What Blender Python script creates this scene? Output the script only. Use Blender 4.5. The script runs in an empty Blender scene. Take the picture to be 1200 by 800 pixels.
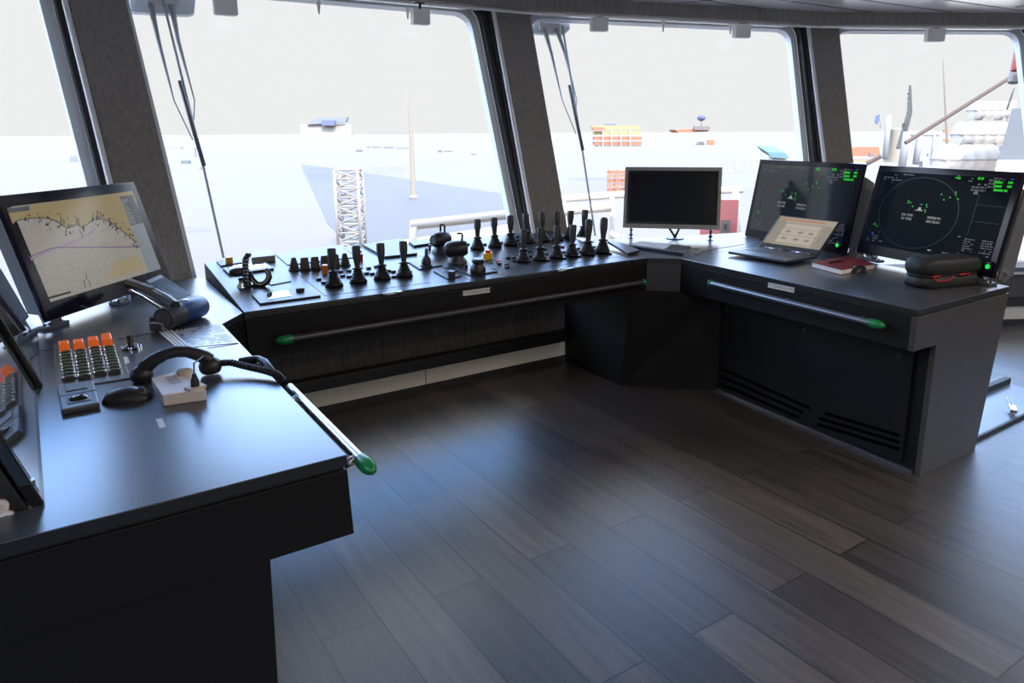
import bpy, bmesh, math, random
from mathutils import Vector as V, Matrix
random.seed(7)
SC = bpy.context.scene
COL = SC.collection
R = math.radians
# ------------------------------------------------------------------ camera
HC = 1.4
FPX, CPX, CPY = 841.5, 600.0, 338.8
PITCH, ROLL, YAW = R(12.32), R(-0.31), R(56.76)
F0 = V((math.cos(YAW)*math.cos(PITCH), math.sin(YAW)*math.cos(PITCH), -math.sin(PITCH)))
R0 = V((math.sin(YAW), -math.cos(YAW), 0)); U0 = R0.cross(F0)
RX = math.cos(ROLL)*R0 + math.sin(ROLL)*U0
UX = -math.sin(ROLL)*R0 + math.cos(ROLL)*U0
O = V((0, 0, HC))
cd = bpy.data.cameras.new('camera'); cam = bpy.data.objects.new('camera', cd); COL.objects.link(cam)
cd.sensor_width = 36; cd.lens = FPX/1200*36; cd.shift_y = (CPY-400)/1200; cd.clip_start = .02; cd.clip_end = 20000
m = Matrix((RX, UX, -F0)).transposed().to_4x4(); m.translation = O
cam.matrix_world = m
SC.camera = cam
# measured sight lines of the photograph, met with real planes of the room
def ray(x, y): return F0 + RX*((x-CPX)/FPX) - UX*((y-CPY)/FPX)
def Zp(x, y, z):
    d = ray(x, y); return O + d*((z-HC)/d.z)
def Pl(x, y, p, n):
    d = ray(x, y); n = V(n); return O + d*((V(p)-O).dot(n)/d.dot(n))
def far(x, y, dist): return O + ray(x, y)*dist

# ------------------------------------------------------------------ materials
def lin(c): return tuple(((v/255)/12.92 if v/255 <= .04045 else ((v/255+.055)/1.055)**2.4) for v in c)
MATS = {}
def mat(name, col, rough=.5, metal=0., spec=.5, emit=0., ecol=None, coat=0., noise=0., nscale=40., alpha=None, trans=0., even=False):
    if name in MATS: return MATS[name]
    mt = bpy.data.materials.new(name); mt.use_nodes = True
    nt = mt.node_tree; b = nt.nodes['Principled BSDF']
    c = tuple(col)+(1,)
    b.inputs['Base Color'].default_value = c
    b.inputs['Roughness'].default_value = rough; b.inputs['Metallic'].default_value = metal
    b.inputs['Specular IOR Level'].default_value = spec
    if coat: b.inputs['Coat Weight'].default_value = coat; b.inputs['Coat Roughness'].default_value = .06
    if emit:
        b.inputs['Emission Color'].default_value = tuple(ecol or col)+(1,); b.inputs['Emission Strength'].default_value = emit
    if trans: b.inputs['Transmission Weight'].default_value = trans
    # every material gets a faint procedural unevenness
    tc = nt.nodes.new('ShaderNodeTexCoord'); nz = nt.nodes.new('ShaderNodeTexNoise'); nz.inputs['Scale'].default_value = nscale; nz.inputs['Detail'].default_value = 4
    nt.links.new(tc.outputs['Object'], nz.inputs['Vector'])
    if noise:
        mx = nt.nodes.new('ShaderNodeMix'); mx.data_type = 'RGBA'; mx.blend_type = 'MIX'
        mx.inputs[6].default_value = tuple(v*(1-noise) for v in col)+(1,); mx.inputs[7].default_value = tuple(min(1, v*(1+noise)) for v in col)+(1,)
        nt.links.new(nz.outputs['Fac'], mx.inputs[0]); nt.links.new(mx.outputs[2], b.inputs['Base Color'])
    mr = nt.nodes.new('ShaderNodeMapRange'); mr.inputs[3].default_value = max(0, rough-.015); mr.inputs[4].default_value = min(1, rough+.015)
    nt.links.new(nz.outputs['Fac'], mr.inputs[0])
    if not even: nt.links.new(mr.outputs[0], b.inputs['Roughness'])
    MATS[name] = mt; return mt

def wood_mat(name, c1, c2, stretch, rough, scale=1.0):
    mt = bpy.data.materials.new(name); mt.use_nodes = True; nt = mt.node_tree; b = nt.nodes['Principled BSDF']
    tc = nt.nodes.new('ShaderNodeTexCoord'); mp = nt.nodes.new('ShaderNodeMapping'); mp.inputs['Scale'].default_value = stretch
    nz = nt.nodes.new('ShaderNodeTexNoise'); nz.inputs['Scale'].default_value = 6*scale; nz.inputs['Detail'].default_value = 8; nz.inputs['Roughness'].default_value = .62; nz.inputs['Distortion'].default_value = .6
    cr = nt.nodes.new('ShaderNodeValToRGB'); cr.color_ramp.elements[0].position = .32; cr.color_ramp.elements[1].position = .7
    cr.color_ramp.elements[0].color = tuple(c1)+(1,); cr.color_ramp.elements[1].color = tuple(c2)+(1,)
    nt.links.new(tc.outputs['Object'], mp.inputs[0]); nt.links.new(mp.outputs[0], nz.inputs['Vector']); nt.links.new(nz.outputs['Fac'], cr.inputs[0]); nt.links.new(cr.outputs[0], b.inputs['Base Color'])
    b.inputs['Roughness'].default_value = rough
    MATS[name] = mt; return mt

def floor_mat():
    mt = bpy.data.materials.new('floor_planks'); mt.use_nodes = True; nt = mt.node_tree; b = nt.nodes['Principled BSDF']; N = nt.nodes.new; L = nt.links.new
    tc = N('ShaderNodeTexCoord'); sp = N('ShaderNodeSeparateXYZ'); L(tc.outputs['Object'], sp.inputs[0])
    cb = N('ShaderNodeCombineXYZ')
    ax = N('ShaderNodeMath'); ax.operation = 'ADD'; ax.inputs[1].default_value = 40*.1775-.5137
    ay = N('ShaderNodeMath'); ay.operation = 'ADD'; ay.inputs[1].default_value = 20*1.12-1.2170
    L(sp.outputs[0], ax.inputs[0]); L(sp.outputs[1], ay.inputs[0]); L(ay.outputs[0], cb.inputs[0]); L(ax.outputs[0], cb.inputs[1])
    br = N('ShaderNodeTexBrick'); br.offset = .5; br.inputs['Scale'].default_value = 1; br.inputs['Brick Width'].default_value = 1.12; br.inputs['Row Height'].default_value = .1775
    br.inputs['Mortar Size'].default_value = .003; br.inputs['Mortar Smooth'].default_value = .1; br.inputs['Bias'].default_value = 0
    br.inputs['Color1'].default_value = (0, 0, 0, 1); br.inputs['Color2'].default_value = (1, 1, 1, 1); br.inputs['Mortar'].default_value = (0, 0, 0, 1)
    L(cb.outputs[0], br.inputs['Vector'])
    # grain, shifted per plank
    mp = N('ShaderNodeMapping'); mp.inputs['Scale'].default_value = (16, 1.1, 1); L(tc.outputs['Object'], mp.inputs[0])
    sh = N('ShaderNodeVectorMath'); sh.operation = 'ADD'; sc = N('ShaderNodeVectorMath'); sc.operation = 'SCALE'; sc.inputs['Scale'].default_value = 17
    L(br.outputs['Color'], sc.inputs[0]); L(mp.outputs[0], sh.inputs[0]); L(sc.outputs[0], sh.inputs[1])
    nz = N('ShaderNodeTexNoise'); nz.inputs['Scale'].default_value = 1.6; nz.inputs['Detail'].default_value = 9; nz.inputs['Roughness'].default_value = .62; nz.inputs['Distortion'].default_value = .8
    L(sh.outputs[0], nz.inputs['Vector'])
    cr = N('ShaderNodeValToRGB'); e = cr.color_ramp.elements; e[0].position = .28; e[0].color = FLOOR_A+(1,); e[1].position = .74; e[1].color = FLOOR_B+(1,)
    md = cr.color_ramp.elements.new(.5); md.color = tuple((a+c)/2 for a, c in zip(FLOOR_A, FLOOR_B))+(1,)
    L(nz.outputs['Fac'], cr.inputs[0])
    tone = N('ShaderNodeMapRange'); tone.inputs[3].default_value = .62; tone.inputs[4].default_value = 1.42; L(br.outputs['Color'], tone.inputs[0])
    mu = N('ShaderNodeVectorMath'); mu.operation = 'SCALE'; L(cr.outputs[0], mu.inputs[0]); L(tone.outputs[0], mu.inputs['Scale'])
    mx = N('ShaderNodeMix'); mx.data_type = 'RGBA'; L(br.outputs['Fac'], mx.inputs[0]); L(mu.outputs[0], mx.inputs[6]); mx.inputs[7].default_value = (.008, .007, .007, 1)
    L(mx.outputs[2], b.inputs['Base Color'])
    rr = N('ShaderNodeMapRange'); rr.inputs[3].default_value = .3; rr.inputs[4].default_value = .46; L(nz.outputs['Fac'], rr.inputs[0]); L(rr.outputs[0], b.inputs['Roughness'])
    bp_ = N('ShaderNodeBump'); bp_.inputs['Strength'].default_value = .25; bp_.inputs['Distance'].default_value = .002; bp_.invert = True
    L(br.outputs['Fac'], bp_.inputs['Height']); L(bp_.outputs[0], b.inputs['Normal'])
    b.inputs['Specular IOR Level'].default_value = FLOOR_SPEC
    return mt
FLOOR_A = (.022, .0175, .015); FLOOR_B = (.082, .065, .053); FLOOR_SPEC = .62

M_body = mat('black_powder_coat', (.0085, .008, .008), .52, spec=.22, noise=.1)
M_top = mat('satin_black_worktop', (.125, .134, .148), .28, metal=.65, even=True)
M_panel = mat('anodised_panel', (.05, .056, .068), .34, metal=.4, spec=.25, even=True)
M_lip = mat('black_edge_band', (.012, .012, .013), .4)
M_plate = mat('dark_glossy_plate', (.045, .05, .062), .36, metal=.35, spec=.2)
M_blackp = mat('black_plastic', (.018, .018, .02), .38)
M_rubber = mat('black_rubber', (.012, .012, .013), .5)
M_grip = mat('grip_plastic', (.020, .020, .021), .45)
M_gloss = mat('black_gloss', (.01, .01, .011), .08, spec=.6)
M_bezel = mat('violet_tinted_bezel_glass', (.010, .008, .016), .12, spec=.2)
M_casing = mat('grey_monitor_casing', (.10, .105, .11), .45, noise=.06)
M_greyframe = mat('grey_display_frame', (.27, .262, .25), .45, metal=.1)
M_screenoff = mat('dark_display_glass', (.012, .015, .020), .22, spec=.12)
M_mirror = mat('glossy_dark_display', (.36, .38, .41), .04, metal=.9)
M_silver = mat('brushed_silver', (.62, .63, .65), .25, metal=1)
M_chrome = mat('chrome', (.75, .76, .78), .1, metal=1)
M_rail = mat('satin_grey_rail', (.22, .23, .25), .3, metal=.8)
M_raild = mat('dark_satin_rail', (.06, .06, .065), .38, metal=.5)
M_green = mat('green_plastic', lin((8, 120, 62)), .3)
M_orange = mat('orange_plastic', lin((250, 110, 10)), .3, emit=.18)  # faint glow added to the plastic, as if light shone through
M_red = mat('red_plastic', lin((200, 25, 22)), .35)
M_yellow = mat('yellow_plastic', lin((235, 190, 25)), .4)
M_pink = mat('pink_plastic', lin((190, 80, 120)), .4)
M_lampg = mat('dark_green_lens', lin((70, 92, 66)), .2)
M_white = mat('white_plastic', lin((225, 215, 210)), .45)
M_cream = mat('cream_plastic', lin((205, 190, 172)), .5)
M_paper = mat('white_label', lin((215, 214, 210)), .6)
M_ink = mat('label_ink', (.05, .05, .05), .6)
M_trim = mat('grey_white_skirting', lin((206, 202, 192)), .5)
M_dark = mat('dark_skirting', (.02, .019, .018), .5)
M_ceil = mat('satin_ceiling_panel', (.78, .79, .81), .24, metal=.5, noise=.05, nscale=3)
M_slot = mat('black_slot', (.0015, .0015, .0015), .9, spec=0)
M_seam = mat('black_joint', (.01, .01, .01), .6)
M_frame = mat('black_window_frame', (.02, .02, .022), .35)
M_frit = mat('pale_blue_outer_frame', lin((238, 244, 250)), .5)
M_blue = mat('blue_plastic', lin((22, 62, 118)), .38)
M_dgrey = mat('dark_grey_plastic', (.05, .055, .062), .35)
M_maroon = mat('maroon_cover', lin((120, 40, 40)), .35, noise=.2)
M_pages = mat('page_edge', lin((226, 222, 212)), .7, noise=.05, nscale=300)
M_zip = mat('red_zip', lin((175, 25, 25)), .4)
M_caseM = mat('black_case_fabric', (.009, .009, .0095), .6, noise=.3, nscale=400)
M_sensor = mat('light_grey_box', lin((232, 230, 227)), .5)
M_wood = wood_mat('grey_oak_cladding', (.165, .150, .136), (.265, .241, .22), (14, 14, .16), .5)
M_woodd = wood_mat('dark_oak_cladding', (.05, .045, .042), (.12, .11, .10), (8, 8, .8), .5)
M_wooden = {}
def glass_mat():
    mt = bpy.data.materials.new('window_glass'); mt.use_nodes = True; nt = mt.node_tree; nt.nodes.clear(); N = nt.nodes.new
    o = N('ShaderNodeOutputMaterial'); mx = N('ShaderNodeMixShader'); t = N('ShaderNodeBsdfTransparent'); g = N('ShaderNodeBsdfGlossy')
    t.inputs[0].default_value = (.985, .99, .99, 1); g.inputs['Roughness'].default_value = .02; mx.inputs[0].default_value = .03
    nt.links.new(t.outputs[0], mx.inputs[1]); nt.links.new(g.outputs[0], mx.inputs[2]); nt.links.new(mx.outputs[0], o.inputs[0])
    return mt
M_glass = glass_mat()

# ------------------------------------------------------------------ mesh builder
class MB:
    def __init__(s): s.v = []; s.f = []; s.mi = []; s.sm = []
    def add(s, vs, fs, mi=0, smooth=False):
        n = len(s.v); s.v += [V(p) for p in vs]
        for f in fs: s.f.append([n+i for i in f]); s.mi.append(mi); s.sm.append(smooth)
        return s
    def hexa(s, p, mi=0):   # p: 4 bottom (ccw), 4 top
        return s.add(p, [(3, 2, 1, 0), (4, 5, 6, 7), (0, 1, 5, 4), (1, 2, 6, 5), (2, 3, 7, 6), (3, 0, 4, 7)], mi)
    def box(s, c, size, rz=0, mi=0, M=None):
        x, y, z = (v/2 for v in size); ps = [V((a*x, b*y, k*z)) for k in (-1, 1) for a, b in ((-1, -1), (1, -1), (1, 1), (-1, 1))]
        if M is None: M = Matrix.Rotation(rz, 3, 'Z')
        return s.hexa([V(c)+M@p for p in ps], mi)
    def prism(s, pts, off, mi=0, smooth=False):
        n = len(pts); pts = [V(p) for p in pts]; off = V(off)
        s.add(pts+[p+off for p in pts], [tuple(range(n))[::-1], tuple(range(n, 2*n))], mi)
        k = len(s.v)-2*n
        for i in range(n):
            j = (i+1) % n; s.f.append([k+i, k+j, k+n+j, k+n+i]); s.mi.append(mi); s.sm.append(smooth)
        return s
    def poly(s, pts, mi=0): return s.add(pts, [tuple(range(len(pts)))], mi)
    def ring(s, outer, inner, off, mi=0):
        n = len(outer); off = V(off); o = [V(p) for p in outer]; i_ = [V(p) for p in inner]
        vs = o+i_+[p+off for p in o]+[p+off for p in i_]; fs = []
        for a in range(n):
            b = (a+1) % n
            fs += [(a, b, n+b, n+a), (2*n+b, 2*n+a, 3*n+a, 3*n+b), (b, a, 2*n+a, 2*n+b), (n+a, n+b, 3*n+b, 3*n+a)]
        return s.add(vs, fs, mi)
    def tube(s, pts, r, seg=10, mi=0, caps=True):
        pts = [V(p) for p in pts]; n = len(pts); rs = r if isinstance(r, (list, tuple)) else [r]*n; rings = []; up = None
        for i, p in enumerate(pts):
            t = (pts[min(i+1, n-1)]-pts[max(i-1, 0)]).normalized()
            if up is None: up = t.orthogonal().normalized()
            a = (up-t*up.dot(t)).normalized(); up = a; b = t.cross(a)
            rings.append([p+(a*math.cos(2*math.pi*k/seg)+b*math.sin(2*math.pi*k/seg))*rs[i] for k in range(seg)])
        vs = [q for rg in rings for q in rg]; fs = []
        for i in range(n-1):
            for k in range(seg):
                l = (k+1) % seg; fs.append((i*seg+k, i*seg+l, (i+1)*seg+l, (i+1)*seg+k))
        s.add(vs, fs, mi, True)
        if caps:
            s.add(rings[0], [tuple(range(seg))[::-1]], mi); s.add(rings[-1], [tuple(range(seg))], mi)
        return s
    def lathe(s, prof, c=(0, 0, 0), M=None, seg=20, mi=0):
        M = M or Matrix.Identity(3); c = V(c); vs = []; fs = []
        for r, z in prof:
            vs += [c+M@V((r*math.cos(2*math.pi*k/seg), r*math.sin(2*math.pi*k/seg), z)) for k in range(seg)]
        for i in range(len(prof)-1):
            for k in range(seg):
                l = (k+1) % seg; fs.append((i*seg+k, i*seg+l, (i+1)*seg+l, (i+1)*seg+k))
        n = len(prof)
        fs += [tuple(range(seg))[::-1], tuple(range((n-1)*seg, n*seg))]
        return s.add(vs, fs, mi, True)
    def ball(s, c, rad, M=None, seg=20, rings=12, mi=0, zmin=-1.):
        M = M or Matrix.Identity(3); rx, ry, rz = rad if hasattr(rad, '__len__') else (rad,)*3; vs = []; fs = []
        a0 = math.asin(max(-1, zmin))
        for i in range(rings+1):
            a = a0+(math.pi/2-a0)*i/rings
            for k in range(seg):
                b = 2*math.pi*k/seg; vs.append(V(c)+M@V((rx*math.cos(a)*math.cos(b), ry*math.cos(a)*math.sin(b), rz*math.sin(a))))
        for i in range(rings):
            for k in range(seg):
                l = (k+1) % seg; fs.append((i*seg+k, i*seg+l, (i+1)*seg+l, (i+1)*seg+k))
        fs += [tuple(range(seg))[::-1]]
        return s.add(vs, fs, mi, True)
    def text(s, txt, size, o, xd, yd, mi=0):
        cu = bpy.data.curves.new('t', 'FONT'); cu.body = txt; cu.size = size; cu.align_x = 'CENTER'; cu.align_y = 'CENTER'
        ob = bpy.data.objects.new('t', cu); COL.objects.link(ob); dg = bpy.context.evaluated_depsgraph_get()
        me = bpy.data.meshes.new_from_object(ob.evaluated_get(dg)); xd = V(xd).normalized(); yd = V(yd).normalized()
        s.add([V(o)+xd*v.co.x+yd*v.co.y for v in me.vertices], [tuple(p.vertices) for p in me.polygons], mi)
        bpy.data.objects.remove(ob); bpy.data.curves.remove(cu); bpy.data.meshes.remove(me)
        return s
    def build(s, name, mats, parent=None, bevel=0., seg=2, loc=None, sharp=40):
        org = V((0, 0, 0)); r = parent
        if r is not None:
            while r.parent: r = r.parent
            org = V(r.location) if not r.get('_proto') else V((0, 0, 0))
        elif loc is not None: org = V(loc)
        me = bpy.data.meshes.new(name); me.from_pydata([p-org for p in s.v], [], s.f)
        mats = mats if isinstance(mats, (list, tuple)) else [mats]
        for x in mats: me.materials.append(x)
        for p, mi, sm in zip(me.polygons, s.mi, s.sm): p.material_index = mi; p.use_smooth = sm
        bm = bmesh.new(); bm.from_mesh(me)
        bmesh.ops.remove_doubles(bm, verts=bm.verts, dist=1e-6)
        bmesh.ops.dissolve_degenerate(bm, edges=bm.edges, dist=1e-7)
        bmesh.ops.recalc_face_normals(bm, faces=bm.faces)
        if bevel:
            ed = [e for e in bm.edges if len(e.link_faces) == 2 and e.calc_face_angle(0) > .6]
            bmesh.ops.bevel(bm, geom=ed, offset=bevel, segments=seg, profile=.5, affect='EDGES', clamp_overlap=True)
            for f in bm.faces: f.smooth = False
        bm.to_mesh(me); bm.free()
        fl_s = [0]*len(me.polygons); me.polygons.foreach_get('use_smooth', fl_s)
        try: me.set_sharp_from_angle(angle=R(sharp))
        except Exception: pass
        me.polygons.foreach_set('use_smooth', fl_s); me.update()
        ob = bpy.data.objects.new(name, me); COL.objects.link(ob)
        if parent is not None: ob.parent = parent
        elif loc is not None: ob.location = org
        return ob
def thing(name, label, cat, loc=(0, 0, 0), group=None):
    o = bpy.data.objects.new(name, None); COL.objects.link(o); o.location = loc; o.empty_display_size = .05
    o['label'] = label; o['category'] = cat
    if group: o['group'] = group
    return o
def tag(o, label, cat, group=None):
    o['label'] = label; o['category'] = cat
    if group: o['group'] = group
    return o
def struct(o, label=None, cat=None):
    o['kind'] = 'structure'
    if label: o['label'] = label
    if cat: o['category'] = cat
    return o
def place(o, parent, p, Mx=None, label=None):
    """a copy of a part and of its sub-parts, set at world point p under parent"""
    r = parent
    while r.parent: r = r.parent
    c = o.copy(); COL.objects.link(c); c.parent = parent
    c.matrix_basis = Matrix.Translation(V(p)-V(r.location)) @ (Mx.to_4x4() if Mx else Matrix.Identity(4))
    if label: c['label'] = label
    for ch in o.children:
        d = ch.copy(); COL.objects.link(d); d.parent = c
    return c
def drop(o):
    for ch in list(o.children): bpy.data.objects.remove(ch)
    bpy.data.objects.remove(o)
def rrect(x0, x1, y0, y1, r, n=6):
    pts = []
    for cx, cy, a0 in ((x1-r, y0+r, -90), (x1-r, y1-r, 0), (x0+r, y1-r, 90), (x0+r, y0+r, 180)):
        for k in range(n+1):
            a = R(a0+90*k/n); pts.append((cx+r*math.cos(a), cy+r*math.sin(a)))
    return pts
def rquad(P, r, n=6):
    """rounded convex quad of 2-D points"""
    out = []; k = len(P)
    for i in range(k):
        p = V(P[i]); a = (V(P[i-1])-p).normalized(); b = (V(P[(i+1) % k])-p).normalized()
        s, e = p+a*r, p+b*r
        for t in range(n+1):
            t /= n; out.append(s*(1-t)**2+p*2*t*(1-t)+e*t*t)
    return out
exec_parts = []
# ================================================================== THE ROOM
H = .734; SILL = .39; ZTOP = 2.15; LEAN = .333
J = [V((-2.0, 3.30)), V((.40, 3.57)), V((2.64, 3.47)), V((4.72, 2.90)), V((6.9, 1.70))]
class Facet:
    def __init__(s, a, b):
        s.a, s.b = V((a.x, a.y, SILL)), V((b.x, b.y, SILL)); s.d = (s.b-s.a).normalized(); s.n = V((-s.d.y, s.d.x, 0)); s.len = (s.b-s.a).length
        s.l = (s.n*LEAN+V((0, 0, 1))).normalized(); s.pn = s.l.cross(s.d)*-1
        if s.pn.dot(s.n) < 0: s.pn = -s.pn
    def px(s, x, y, off=0): return Pl(x, y, s.a+s.pn*off, s.pn)
    def uv(s, P): q = P-s.a; return q.dot(s.d), q.dot(s.l)
    def at(s, u, v, off=0): return s.a+s.d*u+s.l*v+s.pn*off
    def line(s, p, q):      # edge seen from pixel p to pixel q -> u as a function of v
        (u0, v0), (u1, v1) = s.uv(s.px(*p)), s.uv(s.px(*q)); k = (u1-u0)/(v1-v0)
        return lambda v: u0+k*(v-v0)
F1, F2, F3, F4 = (Facet(J[i], J[i+1]) for i in range(4))
VT = (ZTOP-SILL)/F1.l.z
fl = MB().box((2, .2, -.05), (14, 8.6, .1)).build('floor', floor_mat()); struct(fl)
# ---- ceiling with its joints
cz = ZTOP+.085
cb = MB(); tops = [F1.at(-.2, VT), F1.at(F1.len, VT), F2.at(F2.len, VT), F3.at(F3.len, VT), F4.at(F4.len+.3, VT)]
ring_ = [(-2.6, -4), (7.6, -4)]+[(t.x, t.y) for t in reversed(tops)]
ring_ = [(x, y, cz) for x, y in ring_]
ce = MB().prism(ring_, (0, 0, .1)).build('ceiling', M_ceil); struct(ce)
sm_ = MB()
for (a, b) in [((920, 1), (1025, 15)), ((1009, 0), (1116, 14.5)), ((1107, 0), (1200, 13)), ((1215, 3), (1190, 9)), ((800, -3), (905, 12)), ((870, -3), (790, 4)), ((600, -6), (700, 4))]:
    p, q = Zp(*a, cz-.002), Zp(*b, cz-.002); d = (p-q).normalized(); p2 = p+d*2.2; t = d.cross(V((0, 0, 1)))*.006
    sm_.prism([p2-t, q-t, q+t, p2+t], (0, 0, .004))
sm_.build('panel_joint', M_seam, ce)
# ---- walls below the windows
for nm, f in (('wall_left', F1), ('wall_front', F2), ('wall_middle', F3), ('wall_right', F4)):
    q = [V((f.a.x, f.a.y, 0)), V((f.b.x, f.b.y, 0))]; o_ = f.n*.25
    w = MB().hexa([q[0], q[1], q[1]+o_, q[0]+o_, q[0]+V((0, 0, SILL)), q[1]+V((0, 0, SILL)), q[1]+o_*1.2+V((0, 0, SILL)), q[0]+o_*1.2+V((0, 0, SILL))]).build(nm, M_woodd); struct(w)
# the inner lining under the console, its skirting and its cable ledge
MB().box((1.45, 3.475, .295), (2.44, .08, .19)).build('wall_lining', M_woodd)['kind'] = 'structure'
o = MB().box((1.45, 3.445, .02), (2.44, .06, .04)).build('baseboard_front', M_dark); struct(o)
o = MB().box((.95, 3.443, .09), (1.43, .05, .1)).box((2.17, 3.443, .09), (1.0, .05, .1)).build('trim_1', M_trim, bevel=.001); struct(o)
o = MB().box((1.45, 3.425, .172), (2.44, .10, .062)).build('trim_2', M_lip, bevel=.004); struct(o)
g4 = F4
def along4(z0, z1, off, m_, nm):
    a, b = V((F4.a.x, F4.a.y, 0)), V((F4.b.x, F4.b.y, 0)); n = -F4.n*off
    o = MB().hexa([a+n+V((0, 0, z0)), b+n+V((0, 0, z0)), b+V((0, 0, z0)), a+V((0, 0, z0)), a+n+V((0, 0, z1)), b+n+V((0, 0, z1)), b+V((0, 0, z1)), a+V((0, 0, z1))]).build(nm, m_); struct(o)
along4(0, .046, .03, M_dark, 'baseboard_right'); along4(.046, .147, .03, M_trim, 'trim_3'); along4(.147, .205, .05, M_lip, 'trim_4'); along4(SILL-.012, SILL+.004, .03, M_trim, 'trim_5')
# far walls (behind and beside the photographer), with their window bands
def band_wall(nm, p, q):
    p, q = V(p), V(q); t = (q-p).normalized().cross(V((0, 0, 1)))*.12; b = MB()
    for z0, z1 in ((0, 1.15), (1.75, cz)):
        b.hexa([p+V((0, 0, z0)), q+V((0, 0, z0)), q+t+V((0, 0, z0)), p+t+V((0, 0, z0)), p+V((0, 0, z1)), q+V((0, 0, z1)), q+t+V((0, 0, z1)), p+t+V((0, 0, z1))])
    struct(b.build(nm, M_wood))
band_wall('wall_rear', (7.6, -4, 0), (-2.6, -4, 0))
band_wall('wall_port', (-2.6, -4, 0), (-2.1, 3.2, 0))
band_wall('wall_starboard', (7.1, 1.6, 0), (7.6, -4, 0))
# ---- windows
def window(nm, f, left, right, vt, vb=.03, rad=.11):
    uL = (lambda v: left) if isinstance(left, (int, float)) else left
    uR = (lambda v: right) if isinstance(right, (int, float)) else right
    Q = [(uL(vb), vb), (uR(vb), vb), (uR(vt), vt), (uL(vt), vt)]
    inner = rquad(Q, rad); e = .055; oQ = [(Q[0][0]-e, vb-.03), (Q[1][0]+e, vb-.03), (Q[2][0]+e, vt+.05), (Q[3][0]-e, vt+.05)]
    outer = rquad(oQ, .012)
    k = .05; fQ = [(Q[0][0]+k*.5, vb+k), (Q[1][0]-k, vb+k), (Q[2][0]-k, vt-k*.75), (Q[3][0]+k*.5, vt-k*.75)]; fr_in = rquad(fQ, rad)
    A = lambda P, off: [f.at(u, v, off) for u, v in P]
    root = MB().ring(A(outer, -.02), A(inner, -.02), f.pn*.05).build(nm, M_frame)
    struct(root)
    MB().prism(A(rquad([(a-.01*(1 if i in (0, 3) else -1), b) for i, (a, b) in enumerate(Q)], rad), .0), f.pn*.008).build('glass_pane', M_glass, root)
    MB().ring(A(inner, .032), A(fr_in, .032), f.pn*.05).build('outer_surround', M_frit, root)
    return root
vtop = lambda f, x, y: f.uv(f.px(x, y))[1]
w1 = window('window_1', F1, .25, F1.line((62.7, 0), (118, 217)), VT+.022)
w2 = window('window_2', F2, F2.line((145.6, 0), (225, 329)), F2.line((563, 22), (611, 262)), VT+.022)
w3 = window('window_3', F3, F3.line((617.6, 15), (660, 260.6)), F3.line((935.8, 36), (952, 190)), VT+.022)
w4 = window('window_4', F4, F4.line((979, 33), (996, 191)), F4.uv(F4.px(1207, 60))[0], VT+.022)
# ---- pillars: oak-clad mullions with a silver bead at their left edge
def pillar(nm, fa, la, fb, lb, lab=None):
    P = lambda f, ln, v: f.at(ln(v), v, -.045)
    v0, v1 = .0, VT+.02
    a0, a1, b0, b1 = P(fa, la, v0), P(fa, la, v1), P(fb, lb, v0), P(fb, lb, v1); n = (fa.n+fb.n).normalized()*.075
    o = MB().hexa([a0, b0, b0+n, a0+n, a1, b1, b1+n, a1+n]).build(nm, M_wood); struct(o)
    d = (b0-a0).normalized()*-.016
    MB().tube([a0+d, a0.lerp(a1, .985)+d], .014, 10).build('edge_bead', mat('satin_bead', (.74, .74, .75), .35, metal=.25), o)
    d2 = d*3.2
    MB().hexa([a0+d2+n*.15, a0+d+n*.15, a0+d+n, a0+d2+n, a1+d2+n*.15, a1+d+n*.15, a1+d+n, a1+d2+n]).build('gasket', M_frame, o)
pillar('trim_6', F1, F1.line((77.6, 0), (131, 215)), F2, F2.line((145.6, 0), (225, 329)))
pillar('trim_7', F2, F2.line((575.6, 9.4), (621.4, 262.5)), F3, F3.line((617.6, 15), (660, 260.6)))
pillar('trim_8', F3, F3.line((944, 30), (963, 190)), F4, F4.line((979, 33), (996, 191)))
# ---- fascia above the windows and the silver blind track under it
for i, f in enumerate((F1, F2, F3, F4)):
    a, b = f.at(-.06, VT, 0), f.at(f.len+.06, VT, 0); ins = -f.n*.12
    zz = lambda p, z: V((p.x, p.y, z))
    o = MB().hexa([zz(a+ins, ZTOP), zz(b+ins, ZTOP), zz(b+f.n*.05, ZTOP), zz(a+f.n*.05, ZTOP), zz(a+ins, cz), zz(b+ins, cz), zz(b+f.n*.05, cz), zz(a+f.n*.05, cz)]).build('trim_%d' % (9+i), M_wood); struct(o)
    ins2 = -f.n*.075
    MB().hexa([zz(a+ins2, ZTOP-.02), zz(b+ins2, ZTOP-.02), zz(b-f.n*.03, ZTOP-.02), zz(a-f.n*.03, ZTOP-.02), zz(a+ins2, ZTOP), zz(b+ins2, ZTOP), zz(b-f.n*.03, ZTOP), zz(a-f.n*.03, ZTOP)]).build('blind_track', M_silver, o)
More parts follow.
